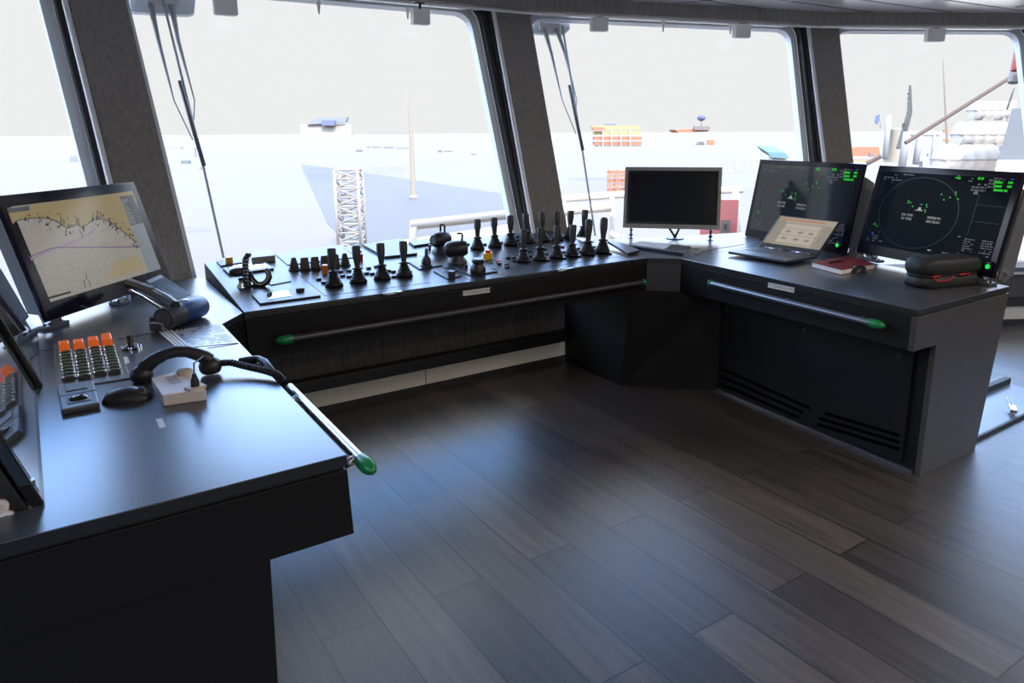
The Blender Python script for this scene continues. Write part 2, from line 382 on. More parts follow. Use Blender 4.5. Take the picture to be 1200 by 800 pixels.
# ---- small grey boxes on stems under the fascia, and pegs beside them
def sensor(f, x0, y0, x1, y1, lab):
    P = f.px((x0+x1)/2, (y0+y1)/2, -.10); s = (P-O).dot(F0)/FPX; w, h = (x1-x0)*s*.92, (y1-y0)*s*.9
    ang = math.atan2(f.d.y, f.d.x); t = thing('sensor_box', lab, 'box', P, 'grey boxes under the window fascia')
    M3 = Matrix.Rotation(ang, 3, 'Z')
    MB().box(P, (w, .05, h), M=M3).build('housing', M_sensor, t, bevel=.003)
    MB().box(P-V((0, 0, h/2)), (w*.86, .04, .006), M=M3).build('lens_plate', mat('pale_lens_plate', lin((190, 200, 215)), .3), t)
    zt = ZTOP-.02; MB().tube([P+V((0, 0, h/2-.003)), V((P.x, P.y, zt))], .008, 8).box(V((P.x, P.y, zt-.004)), (.05, .03, .008), M=M3).build('stem', M_frame, t)
sensor(F2, 250, -3, 278, 18, 'leftmost grey box hanging under the fascia, just right of the left wiper')
sensor(F2, 481, 11, 504, 29, 'grey box hanging near the right end of the large left window')
sensor(F3, 691, 20, 713, 37, 'grey box hanging beside the wiper bracket of the middle window')
sensor(F3, 858, 28, 880, 44.5, 'grey box hanging near the right end of the middle window')
sensor(F4, 1084, 33, 1107, 49, 'rightmost grey box, hanging in the middle of the right window')
def peg(f, x, y0, y1, lab):
    a, b = f.px(x, y0, -.03), f.px(x, y1, -.03); L_ = (a-b).length
    o = MB().lathe([(.004, -L_), (.009, -L_*.45), (.012, -L_*.3), (.012, 0)], a, seg=8).build('blind_hook', M_sensor, loc=a)
    tag(o, lab, 'hook', 'small grey hooks at the window heads')
peg(F2, 373, 1, 15, 'small grey hook at the head of the large left window, near its middle')
peg(F2, 477.5, 9, 21, 'small grey hook just left of the box at the large left window')
peg(F3, 777.5, 23, 36, 'small grey hook alone at the head of the middle window')
peg(F3, 856.5, 27, 39, 'small grey hook just left of the box above the middle display')
# ---- wipers outside the panes
M_wip = mat('haze_grey_steel', (.40, .41, .42), .5)  # steel colour lightened to stand in for haze over the wipers
def wiper(f, lab, brk, pads, armL, armR, main, blade):
    P = lambda q, o=.09: f.px(q[0], q[1], o)
    t = thing('window_wiper', lab, 'wiper', P(main[0]))
    q = [P(p) for p in brk]; MB().prism(q, f.pn*.03).build('mount_plate', M_frit, t, bevel=.004)
    q = [P(p, .075) for p in pads]; MB().prism(q, f.pn*.03).build('pivot_block', M_sensor, t, bevel=.003)
    for arm in (armL, armR):
        n = len(arm); MB().tube([P(p, .075) for p in arm], [.016]+[.010]+[.0035]*(n-2), 8).build('arm', M_wip, t)
    MB().tube([P(p, .055) for p in main], .0065, 8).build('main_rod', M_wip, t)
    a, b = P(blade[0], .045), P(blade[1], .045)
    MB().tube([a, b], .0105, 8).build('blade', M_casing, t)
wiper(F2, 'wiper folded in its rest position outside the large left window', [(149, -8), (230, -8), (228, 15), (222, 17.5), (153, 14)], [(170, -6), (212, -6), (210, 5), (172, 5)],
      [(176, 4), (186, 48), (204, 118), (226, 164)], [(201, 6), (209, 48), (228, 118), (227, 140)], [(191, 0), (235, 180), (262, 302)], (( 210.5, 95), (239, 194)))
wiper(F3, 'wiper folded in its rest position outside the middle window', [(622, 17), (668, 24), (668, 34), (662, 40), (622, 39)], [(632, 26), (657, 27), (656, 33), (633, 34)],
      [(638, 34), (646, 62), (659, 118), (675, 157)], [(652.5, 34), (662, 62), (676, 118), (674, 135)], [(659, 30), (680, 160), (697.5, 276)], ((667, 100), (683, 176)))
# ================================================================== CONSOLES
UP = V((0, 0, 1))
def slab(pts, z0, z1): return [V((x, y, z0)) for x, y in pts], V((0, 0, z1-z0))
# ---- left console --------------------------------------------------
lc = thing('left_console', 'black console with blue-shining worktop at the left, carrying the telephone and orange-capped buttons', 'console', (.1, 2.2, 0))
top_pts = [(.480, 1.376), (.495, 2.655), (.596, 2.784), (.611, 3.61), (.40, 3.62), (-.95, 3.42), (-.95, 1.376)]
MB().prism(*slab(top_pts, H-.003, H)).build('worktop', M_top, lc, bevel=.001)
MB().prism(*slab(top_pts, H-.026, H-.003)).build('edge_band', M_lip, lc)
MB().prism(*slab([(.474, 1.384), (.488, 2.655), (.588, 2.79), (.60, 3.55), (-.94, 3.38), (-.94, 1.384)], H-.034, H-.026)).build('shadow_gap', M_seam, lc)
b = MB(); b.hexa([(-.95, 1.374, .548), (.486, 1.374, .548), (.50, 2.66, .548), (-.95, 3.3, .548), (-.95, 1.376, H-.034), (.480, 1.376, H-.034), (.495, 2.655, H-.034), (-.95, 3.3, H-.034)])
b.build('upper_body', M_body, lc, bevel=.002)
MB().hexa([(-.95, 1.376, 0), (.296, 1.376, 0), (.296, 2.9, 0), (-.95, 3.3, 0), (-.95, 1.376, .55), (.307, 1.376, .55), (.307, 2.9, .55), (-.95, 3.3, .55)]).build('pedestal', M_body, lc, bevel=.002)
MB().hexa([(.495, 2.655, .548), (.60, 2.79, .548), (.60, 3.5, .548), (.40, 3.4, .548), (.495, 2.655, H-.03), (.60, 2.79, H-.03), (.60, 3.5, H-.03), (.40, 3.4, H-.03)]).build('corner_panel', M_body, lc)
# tubular rail along its right-hand edge
def rail(parent, pts, r, m_, capA=None, capB=None, brackets=()):
    t = MB().tube(pts, r, 12).build('handrail', m_, parent)
    for c in (capA, capB):
        if c:
            p, d, L_, rr = c; d = V(d).normalized(); M3 = d.to_track_quat('Z', 'Y').to_matrix()
            MB().lathe([(rr*.92, -L_*.35), (rr, 0), (rr, L_*.3), (rr*.9, L_*.55), (rr*.6, L_*.85), (rr*.15, L_)], p, M3, 16).build('end_cap', M_green, t)
    for a, c in brackets: MB().tube([a, c], r*.8, 8).build('rail_bracket', m_, t)
    return t
ra, rb = V((.528, 2.06, .70)), V((.522, 1.385, .70))
rail(lc, [V((.528, 1.95, .70)), rb], .013, M_silver, (rb, (0, -1, 0), .05, .018), None, [(V((.522, 1.42, .70)), V((.485, 1.42, .69))), (V((.525, 1.86, .70)), V((.487, 1.86, .69)))])
# joint across the top and the joint of the inlaid labels
def strip(parent, a, b, w=.003, z=H+.0006, m_=M_seam, nm='joint'):
    a, b = V(a), V(b); t = (b-a).normalized().cross(UP)*w/2
    return MB().prism([V((p.x, p.y, z-.0006)) for p in (a-t, b-t, b+t, a+t)], (0, 0, .0012)).build(nm, m_, parent)
strip(lc, Zp(49, 411, H), Zp(150, 396, H)); strip(lc, Zp(150, 396, H), Zp(186, 388, H)); strip(lc, Zp(243, 408, H), Zp(279.5, 402.5, H))
# plate of printed labels
q = [Zp(*p, H) for p in ((184, 389), (256, 379), (279, 402), (206, 408.5))]
lp = MB().prism([p for p in q], (0, 0, .0015)).build('label_plate', M_top, lc)
bi = lambda Q, u, v: Q[0].lerp(Q[1], u).lerp(Q[3].lerp(Q[2], u), v)
d = MB()
for j in range(13):
    v = .06+.9*j/13
    u = .24
    while u < .97:
        L_ = random.choice((.02, .03, .045)); k = .45 if random.random() < .75 else 0
        if k: d.prism([bi(q, u, v)+UP*.0016, bi(q, u+L_, v)+UP*.0016, bi(q, u+L_, v+.03)+UP*.0016, bi(q, u, v+.03)+UP*.0016], (0, 0, .0004))
        u += L_+.012
d.build('printed_rows', M_paper, lp)
d = MB()
for u in (.02, .075, .13, .19): d.prism([bi(q, u, .02)+UP*.0015, bi(q, u+.035, .02)+UP*.0015, bi(q, u+.035, .97)+UP*.0015, bi(q, u, .97)+UP*.0015], (0, 0, .002))
d.build('label_bar', M_sensor, lp)
# button field: four rows, orange flip covers at their far ends
q = [Zp(*p, H) for p in ((63, 404), (136, 395.5), (153, 444), (68, 457.5))]
bp = MB().prism(q, (0, 0, .004)).build('button_panel', mat('brown_grey_plate', (.16, .15, .145), .3, metal=.5), lc, bevel=.001)
rows = [((76, 411), (82, 450), 1), ((93, 409), (100, 448), 1), ((110, 406), (118.5, 444), 1), ((125.5, 402), (136, 441), 2)]
hx = .0105; kx = .76
bb = MB().hexa([(-.0145, -.010, 0), (.0145, -.010, 0), (.0145, .010, 0), (-.0145, .010, 0), (-.0125, -.008, hx), (.0125, -.008, hx), (.0125, .008, hx), (-.0125, .008, hx)])
bb.hexa([(-.010, -.006, hx-.001), (.010, -.006, hx-.001), (.010, .006, hx-.001), (-.010, .006, hx-.001), (-.008, -.005, hx+.003), (.008, -.005, hx+.003), (.008, .005, hx+.003), (-.008, .005, hx+.003)], 1)
for sx in (-1, 1): bb.lathe([(.0036, 0), (.0036, hx+.002), (.002, hx+.004)], (sx*.0142, 0, 0), seg=8, mi=2)
but = bb.build('push_button', [M_blackp, M_lampg, M_chrome])
cov = MB().hexa([(-.0150, -.018, 0), (.0150, -.018, 0), (.0150, .018, 0), (-.0150, .018, 0), (-.014, -.012, .026), (.014, -.012, .026), (.014, .016, .034), (-.014, .016, .034)]).build('flip_cover', M_orange, None, bevel=.004)
for a, e, k in rows:
    A, B = Zp(*a, H+.004), Zp(*e, H+.004); L_ = (B-A).length; n = 9; d = (B-A)/(n+k*.9)
    Mz = Matrix.Rotation(math.atan2(d.y, d.x)+math.pi/2, 3, 'Z')
    for i in range(k): place(cov, bp, A+d*(.15+i*.95)-V((0, .004, 0)), Mz, 'orange flip cover')
    for i in range(n): place(but, bp, A+d*(k*1.0+.35+i*.93), Mz)
for o in (but, cov): drop(o)
# trackball unit
q = [Zp(*p, H) for p in ((67.5, 459), (110.5, 452), (117.5, 478.5), (72.5, 487.5))]
tb = MB().prism(q, (0, 0, .016)).build('trackball_unit', M_dgrey, lc, bevel=.004)
qq = [bi(q, u, v)+UP*.014 for u, v in ((.2, .06), (.8, .06), (.8, .33), (.2, .33))]; MB().prism(qq, (0, 0, .005)).build('button_bar', M_casing, tb, bevel=.002)
qq = [bi(q, u, v)+UP*.0155 for u, v in ((.0, .44), (1.0, .44), (1.0, .48), (.0, .48))]; MB().prism(qq, (0, 0, .001)).build('split_line', M_seam, tb)
qq = [bi(q, u, v)+UP*.014 for u, v in ((.18, .55), (.82, .55), (.82, .85), (.18, .85))]; MB().prism(qq, (0, 0, .004)).build('ball_collar', M_casing, tb, bevel=.002)
MB().ball(bi(q, .5, .7)+UP*.014, (.024, .022, .013), zmin=0).build('ball', M_gloss, tb)
# toggle knob with chrome crown, tag and sticker
P = Zp(154, 409, H); kb = MB().lathe([(.022, 0), (.022, .006), (.013, .010), (.010, .014), (.010, .044), (.008, .047)], P, seg=14).build('selector_knob', M_blackp, lc)
for i in range(7):
    a = 2*math.pi*i/7; MB().lathe([(.006, 0), (.006, .009), (.003, .012)], P+V((.024*math.cos(a), .024*math.sin(a), 0)), seg=8).build('chrome_stud', M_chrome, kb)
q = [Zp(*p, H) for p in ((144, 419), (149, 418), (152, 425), (147, 426.5))]; MB().prism(q, (0, 0, .002)).build('name_tag', M_paper, lc)
q = [Zp(*p, H) for p in ((182.5, 491.5), (190, 490), (194.5, 500.5), (187, 502))]; MB().prism(q, (0, 0, .001)).build('sticker', M_paper, lc)
# ---- middle console ------------------------------------------------
mc = thing('middle_console', 'long black control console with many joysticks under the large left window', 'console', (1.6, 3.1, 0))
PA, PB = V((.602, 2.787, H)), V((2.70, 2.800, H)); PD = V((.615, 3.601, .806)); pn = (PB-PA).cross(PD-PA).normalized()
pp = lambda x, y, off=0: Pl(x, y, PA+pn*off, pn)
ph = lambda P: V((P.x, P.y, PA.z-(pn.x*(P.x-PA.x)+pn.y*(P.y-PA.y))/pn.z))
C = [PA, ph(V((2.60, 2.80, 0))), ph(V((2.66, 3.585, 0))), ph(V((.617, 3.60, 0)))]
MB().hexa([p-pn*.006 for p in C]+C).build('control_panel', M_panel, mc, bevel=.003)
MB().hexa([V((p.x, p.y, H-.027)) for p in C]+[p-pn*.006 for p in C]).build('panel_housing', M_lip, mc, bevel=.002)
wt = [(2.601, 2.795), (2.705, 2.793), (2.843, 2.676), (3.50, 2.74), (3.95, 2.95), (4.05, 3.13), (3.6, 3.25), (2.72, 3.52), (2.662, 3.57)]
MB().prism(*slab(wt, H-.003, H)).build('worktop', M_top, mc)
MB().prism(*slab(wt, H-.026, H-.003)).build('edge_band', M_lip, mc)
MB().hexa([(.603, 2.788, H-.027), (2.705, 2.795, H-.027), (2.705, 3.02, H-.027), (.62, 3.02, H-.027), (.603, 2.790, H-.034), (2.705, 2.797, H-.034), (2.705, 3.02, H-.034), (.62, 3.02, H-.034)]).build('shadow_gap', M_seam, mc)
MB().hexa([(.612, 2.786, .540), (2.705, 2.796, .551), (2.705, 3.0, .551), (.62, 3.0, .540), (.603, 2.788, H-.034), (2.705, 2.796, H-.034), (2.705, 3.02, H-.034), (.62, 3.02, H-.034)]).build('front_body', M_body, mc, bevel=.002)
MB().hexa([(2.706, 2.795, .551), (2.843, 2.679, .551), (2.99, 2.72, .551), (2.72, 3.0, .551), (2.706, 2.795, H-.027), (2.843, 2.679, H-.027), (2.99, 2.72, H-.027), (2.72, 3.0, H-.027)]).build('corner_panel', mat('corner_panel_grey', (.035, .036, .038), .45), mc, bevel=.001)
MB().hexa([(2.615, 2.884, 0), (3.005, 2.534, 0), (3.4, 2.62, 0), (2.625, 3.40, 0), (2.600, 2.80, .552), (3.005, 2.534, .552), (3.4, 2.62, .552), (2.606, 3.40, .552)]).build('corner_pedestal', M_body, mc, bevel=.002)
fy = lambda x: 2.787+(x-.603)*.0045
pA, pB = V((.75, 2.747, .612)), V((2.645, 2.757, .6135))
rail(mc, [pA, pB], .014, M_raild, (pA, (-1, 0, 0), .05, .019), (pB, (1, 0, 0), .02, .018), [(V((x, 2.75, .612)), V((x, 2.80, .612))) for x in (.80, 1.7, 2.6)])
# label strip with lettering on the front
def label(parent, p, q, h, txt, y_off=-.0015, nrm=(0, -1, 0)):
    p, q = V(p), V(q); n = V(nrm); o = MB().prism([p, q, q+UP*h, p+UP*h], n*.0012).build('label_strip', M_paper, parent)
    MB().text(txt, h*.82, (p+q)/2+UP*h*.5+n*.0016, q-p, UP).build('lettering', M_ink, o)
fp = lambda x, y: Pl(x, y, V((.612, 2.785, .54)), (-.0048, 1, 0))
a, b_ = fp(542.3, 346.8), fp(574, 342.3); label(mc, a-V((0, .001, 0)), b_-V((0, .001, 0)), .0235, 'AFT CONSOLE INV 2')
# silver latches on the front edge
for (x0, y0), (x1, y1) in (((446, 345.5), (472, 341.5)), ((651, 317.5), (673, 314))):
    a, b_ = fp(x0, y0), fp(x1, y1); MB().tube([a+V((.008, -.006, 0)), b_+V((-.008, -.006, 0))], .0075, 8).build('edge_latch', M_silver, mc)
# raised plates on the control panel
def plate(pts, h=.006, m_=None, nm='instrument_plate', parent=None, bev=.0015):
    q = [pp(*p) for p in pts]; return MB().prism([p-pn*.001 for p in q], pn*(h+.001)).build(nm, m_ or M_plate, parent or mc, bevel=bev)
pl = plate([(295, 347), (355, 338.5), (376, 348), (305, 357.5)], .008); plate([(312, 346), (337, 342.5), (341.5, 349), (314, 353)], .0095, M_mirror, 'small_display', pl, 0)
MB().lathe([(.018, .006), (.017, .02), (.014, .022)], pp(352, 343), seg=14).build('dial', M_blackp, pl)
pl = plate([(253.5, 307), (280, 303.5), (284, 309), (259, 313)], .008, M_blackp); MB().lathe([(.017, .006), (.017, .030), (.015, .034)], pp(269, 309.5), seg=14).build('orange_knob', mat('amber_plastic', lin((190, 140, 40)), .35), pl)
pl = plate([(261, 316), (310, 308), (321, 316.5), (269, 323.5)], .010, M_blackp); plate([(268, 314.5), (307, 308.5), (316, 315.5), (273, 321)], .0115, M_mirror, 'wide_display', pl, 0)
q = [pp(*p) for p in ((295, 309), (323, 306), (318, 299.5), (295, 302))]
MB().prism(q, pn*.030).build('raised_box', M_greyframe, mc, bevel=.003)
plate([(313, 332.5), (337, 327), (341.5, 330), (318, 334.5)], .004, M_blackp)
plate([(424.5, 288.5), (470, 281), (489, 299), (451, 303)], .012); plate([(478.5, 285), (501, 281), (509, 286.5), (485, 290)], .012)
plate([(322, 298), (402, 287), (416, 302), (337, 311)], .004, M_panel)
plate([(402, 291), (413, 289), (424, 295), (412, 298)], .006, M_blackp, 'key_block')
plate([(478.5, 308), (503, 304), (518, 312), (492, 316.5)], .007); pl7 = plate([(507.7, 318.5), (526, 315.5), (540.5, 324.5), (525, 328)], .007)
plate([(514, 318.2), (524, 317), (529, 319.5), (519, 321)], .0085, M_blackp, 'small_display', pl7, 0)
plate([(533, 315), (562, 311), (583.5, 319), (552, 324)], .007); plate([(545, 303), (575, 308), (583, 316), (551, 312)], .003, M_panel)
# seams between the panel modules
def seam(a, b, parent=mc):
    A, B = pp(*a), pp(*b); t = (B-A).normalized().cross(pn)*.0012
    MB().prism([A-t, B-t, B+t, A+t], pn*.0008).build('module_seam', M_seam, parent)
for a, b_ in (((349, 321), (381, 346.5)), ((322, 298), (337, 311)), ((491, 299), (556, 331)), ((563, 296.5), (591, 321)), ((381, 346.5), (505, 331)), ((570, 318), (600, 324)), ((640, 313), (727, 300.5))): seam(a, b_)
# joystick: bellows boot with a flared grip
Mt = pn.to_track_quat('Z', 'Y').to_matrix()
def joystick(round_top=False, s=1.0):
    prof = [(.043, 0), (.043, .006), (.038, .008)]
    for i in range(5):
        r = .039-.0042*i; z = .010+.0098*i; prof += [(r, z), (r+.0012, z+.004), (r-.0045, z+.0088)]
    prof += [(.017, .060), (.027, .063), (.027, .067), (.013, .075)]
    j = MB().lathe([(a*s, b_*s) for a, b_ in prof], seg=20).build('joystick', M_rubber, None, sharp=60)
    g = [(.0125, .070), (.0135, .085), (.0165, .105), (.0195, .125), (.0205, .14), (.0205, .172)]
    g += [(.0190, .180), (.014, .1865), (.005, .189)] if round_top else [(.0200, .176), (.0185, .177)]
    k = MB().lathe([(a*s, b_*s) for a, b_ in g], seg=18).build('grip', M_grip, None, sharp=50); k.parent = j
    for sx, sy in ((-1, -1), (1, -1), (1, 1), (-1, 1)):
        c = MB().lathe([(.0045*s, 0), (.0045*s, .007*s)], (sx*.036*s, sy*.036*s, 0), seg=8).build('fixing_screw', M_casing, None); c.parent = j
    return j
js, jr = joystick(), joystick(True)
front_left = [((388.3, 291), (391.5, 338)), ((417, 288), (420, 333.5)), ((445.6, 285), (448, 329.5)), ((472.4, 282.5), (474, 326.5))]
back_row = [((559.5, 257), (559.5, 294.5)), ((579, 255), (580, 292)), ((598, 252.5), (598.5, 290)), ((616, 250.5), (617.5, 287)), ((635, 249), (636, 285.5)), ((652, 247.7), (653, 284)), ((669, 247), (667.5, 282.5)), ((686, 246), (683, 281))]
front_right = [((614, 269), (613, 309.5)), ((633.5, 267), (632.5, 307.5)), ((653, 265), (652, 305)), ((671.6, 263.5), (670, 303)), ((690, 259), (688.5, 301)), ((708, 257), (706, 299))]
for grp in (front_left, back_row, front_right):
    for i, (t, bs) in enumerate(grp):
        P = pp(bs[0], bs[1]-3); src = jr if grp is front_right and i >= 4 else js
        # lean each grip the way the photograph shows it
        top = Pl(t[0], t[1], P, F0*-1); ax = (top-P).normalized(); Mx = ax.to_track_quat('Z', 'Y').to_matrix()
        Mx = Matrix.Rotation(0, 3, 'Z') @ Mx; sc = (top-P).length/.177
        c = place(src, mc, P, Mx); c.scale = (max(.8, min(1.15, sc)),)*3
        c['label'] = ('black joystick with round-topped grip' if src is jr else 'black joystick with flat-topped grip')
for o in (js, jr): drop(o)
# paddle knobs
for i, (t, bs) in enumerate((((344, 303), (345, 318)), ((357, 300.5), (357.5, 318)), ((368.6, 299.5), (369.5, 317)), ((380, 298), (381, 315.5)), ((392.5, 297), (393, 314)), ((404, 296), (404.5, 312.5)))):
    P = pp(bs[0], bs[1]-1.5); hgt = .060; w0 = .024 if i in (1, 2, 3, 4) else .027
    k = MB().lathe([(w0, 0), (w0, .006), (w0*.86, .009)], P, Mt, 16)
    tw = .0165 if i in (1, 2, 3, 4) else .009
    k.hexa([P+V((a*.021, b_*.012, .008)) for a, b_ in ((-1, -1), (1, -1), (1, 1), (-1, 1))]+[P+V((a*tw, b_*.005, hgt)) for a, b_ in ((-1, -1), (1, -1), (1, 1), (-1, 1))])
    k.build('paddle_knob', M_grip, mc, bevel=.002)
def knob(x, y, r, h, m_, nm='push_button', taper=.92, parent=None):
    return MB().lathe([(r, -.001), (r, h*.85), (r*taper, h)], pp(x, y), Mt, 14).build(nm, m_, parent or mc)
knob(381, 320, .014, .040, mat('translucent_orange', lin((205, 115, 30)), .3), 'orange_lamp'); knob(423.5, 306, .008, .038, M_red, 'red_button')
# square push buttons scattered between the sticks
bt = MB().hexa([(-.011, -.008, -.002), (.011, -.008, -.002), (.011, .008, -.002), (-.011, .008, -.002), (-.010, -.007, .010), (.010, -.007, .010), (.010, .007, .010), (-.010, .007, .010)]).build('push_button', M_blackp, None, bevel=.0015)
btn = [(373.5, 328), (379.5, 332), (399, 319), (401.5, 324), (409, 318), (409, 325), (432, 315), (429.5, 321), (436, 321.5), (441, 313), (461, 319), (455, 318),
       (480, 319.5), (461.5, 325), (568, 287), (587, 285), (605.5, 282.5), (605.5, 278), (623, 280.5), (640.5, 279), (657, 277), (640, 282), (625, 285), (609, 286), (595, 303), (601.5, 303), (601.5, 306), (594, 311), (594, 314),
       (621, 301), (620, 295), (640, 298.5), (638, 293), (660, 296), (659, 290), (677.5, 292), (680, 295), (696, 290), (698, 293), (679, 301), (661, 303.5), (642, 306), (714.5, 298), (548, 287)]
for x, y in btn: place(bt, mc, pp(x, y), Mt)
drop(bt)
knob(574.5, 308, .011, .008, M_green, 'green_button'); knob(584, 307, .012, .010, M_pink, 'pink_button'); knob(585, 310, .012, .012, M_blackp)
es = MB().prism([pp(*p) for p in ((566, 303), (576, 301.5), (577, 304), (566.5, 305.5))], pn*.036).build('emergency_stop', M_yellow, mc, bevel=.003)
P = (pp(566, 303)+pp(577, 304))/2; knob(571.5, 303.5, .014, .048, M_red, 'stop_button', parent=es)
# slim lever on its plate, mushroom knob, cylinder knob, small knobs
MB().lathe([(.030, .006), (.030, .012), (.024, .016), (.022, .034), (.019, .046), (.011, .056), (.009, .060), (.008, .092), (.006, .095)], pp(499.5, 313), Mt, 18).build('mini_lever', M_blackp, mc)
MB().lathe([(.034, .006), (.038, .012), (.037, .030), (.026, .048), (.024, .052), (.031, .060), (.031, .070), (.024, .076)], pp(560, 321), Mt, 20).build('mushroom_knob', M_blackp, mc)
knob(529, 325.5, .018, .034, M_blackp, 'cylinder_knob'); knob(546, 316, .009, .026, M_grip, 'small_knob'); knob(503.5, 293, .007, .030, mat('brown_plastic', (.06, .035, .03), .4), 'small_knob')
# the two thruster control heads
def head(x, y, lever_dx, big, hd):
    P = pp(x, y)
    o = MB().lathe([(.042, 0), (.042, .006), (.034, .018), (.027, .030), (.026, .036)], P, Mt*1.2, 22).build('thruster_head', M_blackp, mc)
    Mx = V(hd).normalized().to_track_quat('Z', 'Y').to_matrix(); c = P+V((0, 0, .072)); Mx = Mx*1.22
    MB().lathe([(.006, -.050), (.022, -.048), (.031, -.036), (.034, -.015), (.034, .015), (.031, .034), (.024, .044), (.008, .046)], c, Mx, 22).build('head_body', M_blackp, o)
    MB().lathe([(.016, -.0515), (.017, -.047), (.017, -.04)], c, Mx, 16).build('end_dial', M_casing, o)
    n = (Mx@V((0, 0, 1))).normalized(); t = n.cross(UP).normalized()
    if big: pts = [c+n*.016+t*.014+1.2*UP*.026, c+n*.016+t*.014+1.2*UP*.058, c+n*.012+t*.006+1.2*UP*.064, c+n*.012-t*.006+1.2*UP*.064, c+n*.016-t*.014+1.2*UP*.058, c+n*.016-t*.014+1.2*UP*.026]
    else: pts = [c+n*.026+1.2*UP*.024, c+n*.030+1.2*UP*.056, c+n*.026+1.2*UP*.062, c+n*.002+1.2*UP*.064]
    MB().tube(pts, .0055, 8).build('top_lever', M_blackp, o)
    return o
head(517, 296, 0, True, (.9, .35, .0)); head(535.5, 308, 0, False, (.75, -.35, .06))
# chrome tiller: upright slotted bracket, forward hook and ball on a clear foot
P = pp(291, 335); tl = MB().box(P+UP*.004, (.06, .035, .008)).build('tiller', M_blackp, mc, bevel=.002)
dpx = lambda x, y: Pl(x, y, P, F0*-1)
MB().tube([dpx(*q_) for q_ in ((290.5, 336), (288.5, 325), (287.5, 312), (288, 303), (290.5, 298.5), (293.5, 299))], [.017, .016, .014, .013, .0115, .009], 10).build('upright_arm', M_blackp, tl)
b = MB()
for i in range(7): b.lathe([(.0172, -.0018), (.0172, .0018)], dpx(288.2+.15*i, 304+4*i), seg=10)
b.build('slot_ribs', M_chrome, tl)
hook = [dpx(*q_) for q_ in ((293, 318), (296, 327), (301, 332.5), (307, 333.5), (313, 330), (315.5, 324.5), (314.5, 319), (311, 316))]
MB().tube(hook, [.008, .011, .013, .0135, .0135, .013, .012, .010], 10).build('hook_arm', M_blackp, tl)
b = MB(); hs = []
for i in range(len(hook)-1):
    for k in range(3): hs.append(hook[i].lerp(hook[i+1], k/3))
for h_ in hs[3:]: b.ball(h_-F0*.0125, .003, seg=6, rings=4)
b.build('scale_marks', M_white, tl)
Q = pp(283, 336); MB().lathe([(.020, 0), (.018, .006), (.011, .014), (.010, .03), (.013, .036)], Q, Mt, 14).build('ball_foot', M_chrome, tl)
MB().ball(dpx(279, 318.5), (.038, .028, .021)).build('ball_handle', M_blackp, tl)
# black side tray at the right end of the panel
q = [pp(*p) for p in ((711.5, 285), (735.5, 299.5), (750, 295.5), (717, 282.5))]
MB().prism(q, pn*.014).build('end_tray', M_blackp, mc, bevel=.003)
q2 = [pp(*p, .014) for p in ((717, 284.5), (736, 296), (745, 293.5), (719, 283))]; MB().prism(q2, pn*.001).build('tray_inlay', M_plate, mc)
b = pp(687, 283)
MB().tube([Zp(818, 296, H)+UP*.002, Zp(840, 291.5, H)+UP*.002, Zp(872, 286.5, H)+UP*.002], .0012, 6).build('worktop_joint', M_seam, mc)
# ---- right console -------------------------------------------------
rc = thing('right_console', 'black desk console at the right, carrying the two radar displays and the laptop', 'console', (3.2, 2.0, 0))
X0, X1 = 2.738, 2.843; Y0, Y1 = 1.368, 2.676; xb = lambda y: 3.490+(y-Y0)*.085
MB().prism(*slab([(X0, Y0), (xb(Y0), Y0), (xb(2.2), 2.2), (4.0, 2.3), (4.0, 2.94), (3.50, 2.735), (X1, Y1)], H-.003, H)).build('worktop', M_top, rc, bevel=.002)
MB().prism(*slab([(X0, Y0), (xb(Y0), Y0), (xb(2.2), 2.2), (4.0, 2.3), (4.0, 2.94), (3.50, 2.735), (X1, Y1)], H-.024, H-.003)).build('edge_band', M_lip, rc)
MB().prism(*slab([(X0+.006, Y0+.006), (xb(Y0)-.006, Y0+.006), (xb(2.2)-.01, 2.2), (3.95, 2.31), (3.95, 2.90), (3.48, 2.72), (X1+.006, Y1)], H-.030, H-.024)).build('shadow_gap', M_seam, rc)
MB().hexa([(X0, Y0, .568), (3.3, Y0+.01, .568), (3.45, Y1-.01, .568), (X1, Y1, .555), (X0, Y0, H-.030), (3.3, Y0+.01, H-.03), (3.45, Y1-.01, H-.03), (X1, Y1, H-.03)]).build('front_drawer_panel', M_body, rc, bevel=.002)
ep = [(X0-.001, .568), (2.908, .566), (2.906, 0), (3.376, 0), (3.488, H-.030), (X0-.001, H-.030)]
M_end = mat('brown_black_end_panel', (.047, .042, .038), .45, noise=.06, nscale=15)
MB().prism([V((x, Y0-.002, z)) for x, z in ep], (0, .022, 0)).build('end_panel', M_end, rc, bevel=.0015)
cab = MB().hexa([(2.925, Y0+.02, 0), (3.37, Y0+.02, 0), (3.44, 2.52, 0), (3.02, 2.53, 0), (2.925, Y0+.02, .57), (3.46, Y0+.02, .57), (3.52, 2.52, .57), (3.02, 2.53, .57)]).build('cabinet', M_body, rc)
fA, fB = V((2.922, Y0+.03, 0)), V((3.017, 2.525, 0)); fd = (fB-fA).normalized(); fn = V((-fd.y, fd.x, 0)); rp = lambda x, y, off=.006: Pl(x, y, fA+fn*off, fn)
fl_ = fn if fn.x < 0 else -fn
dr = MB().hexa([fA+fd*.05+UP*.03, fA+fd*1.10+UP*.03, fA+fd*1.10+UP*.03+fl_*.014, fA+fd*.05+UP*.03+fl_*.014, fA+fd*.05+UP*.56, fA+fd*1.10+UP*.56, fA+fd*1.10+UP*.56+fl_*.014, fA+fd*.05+UP*.56+fl_*.014]).build('service_door', M_body, rc, bevel=.002)
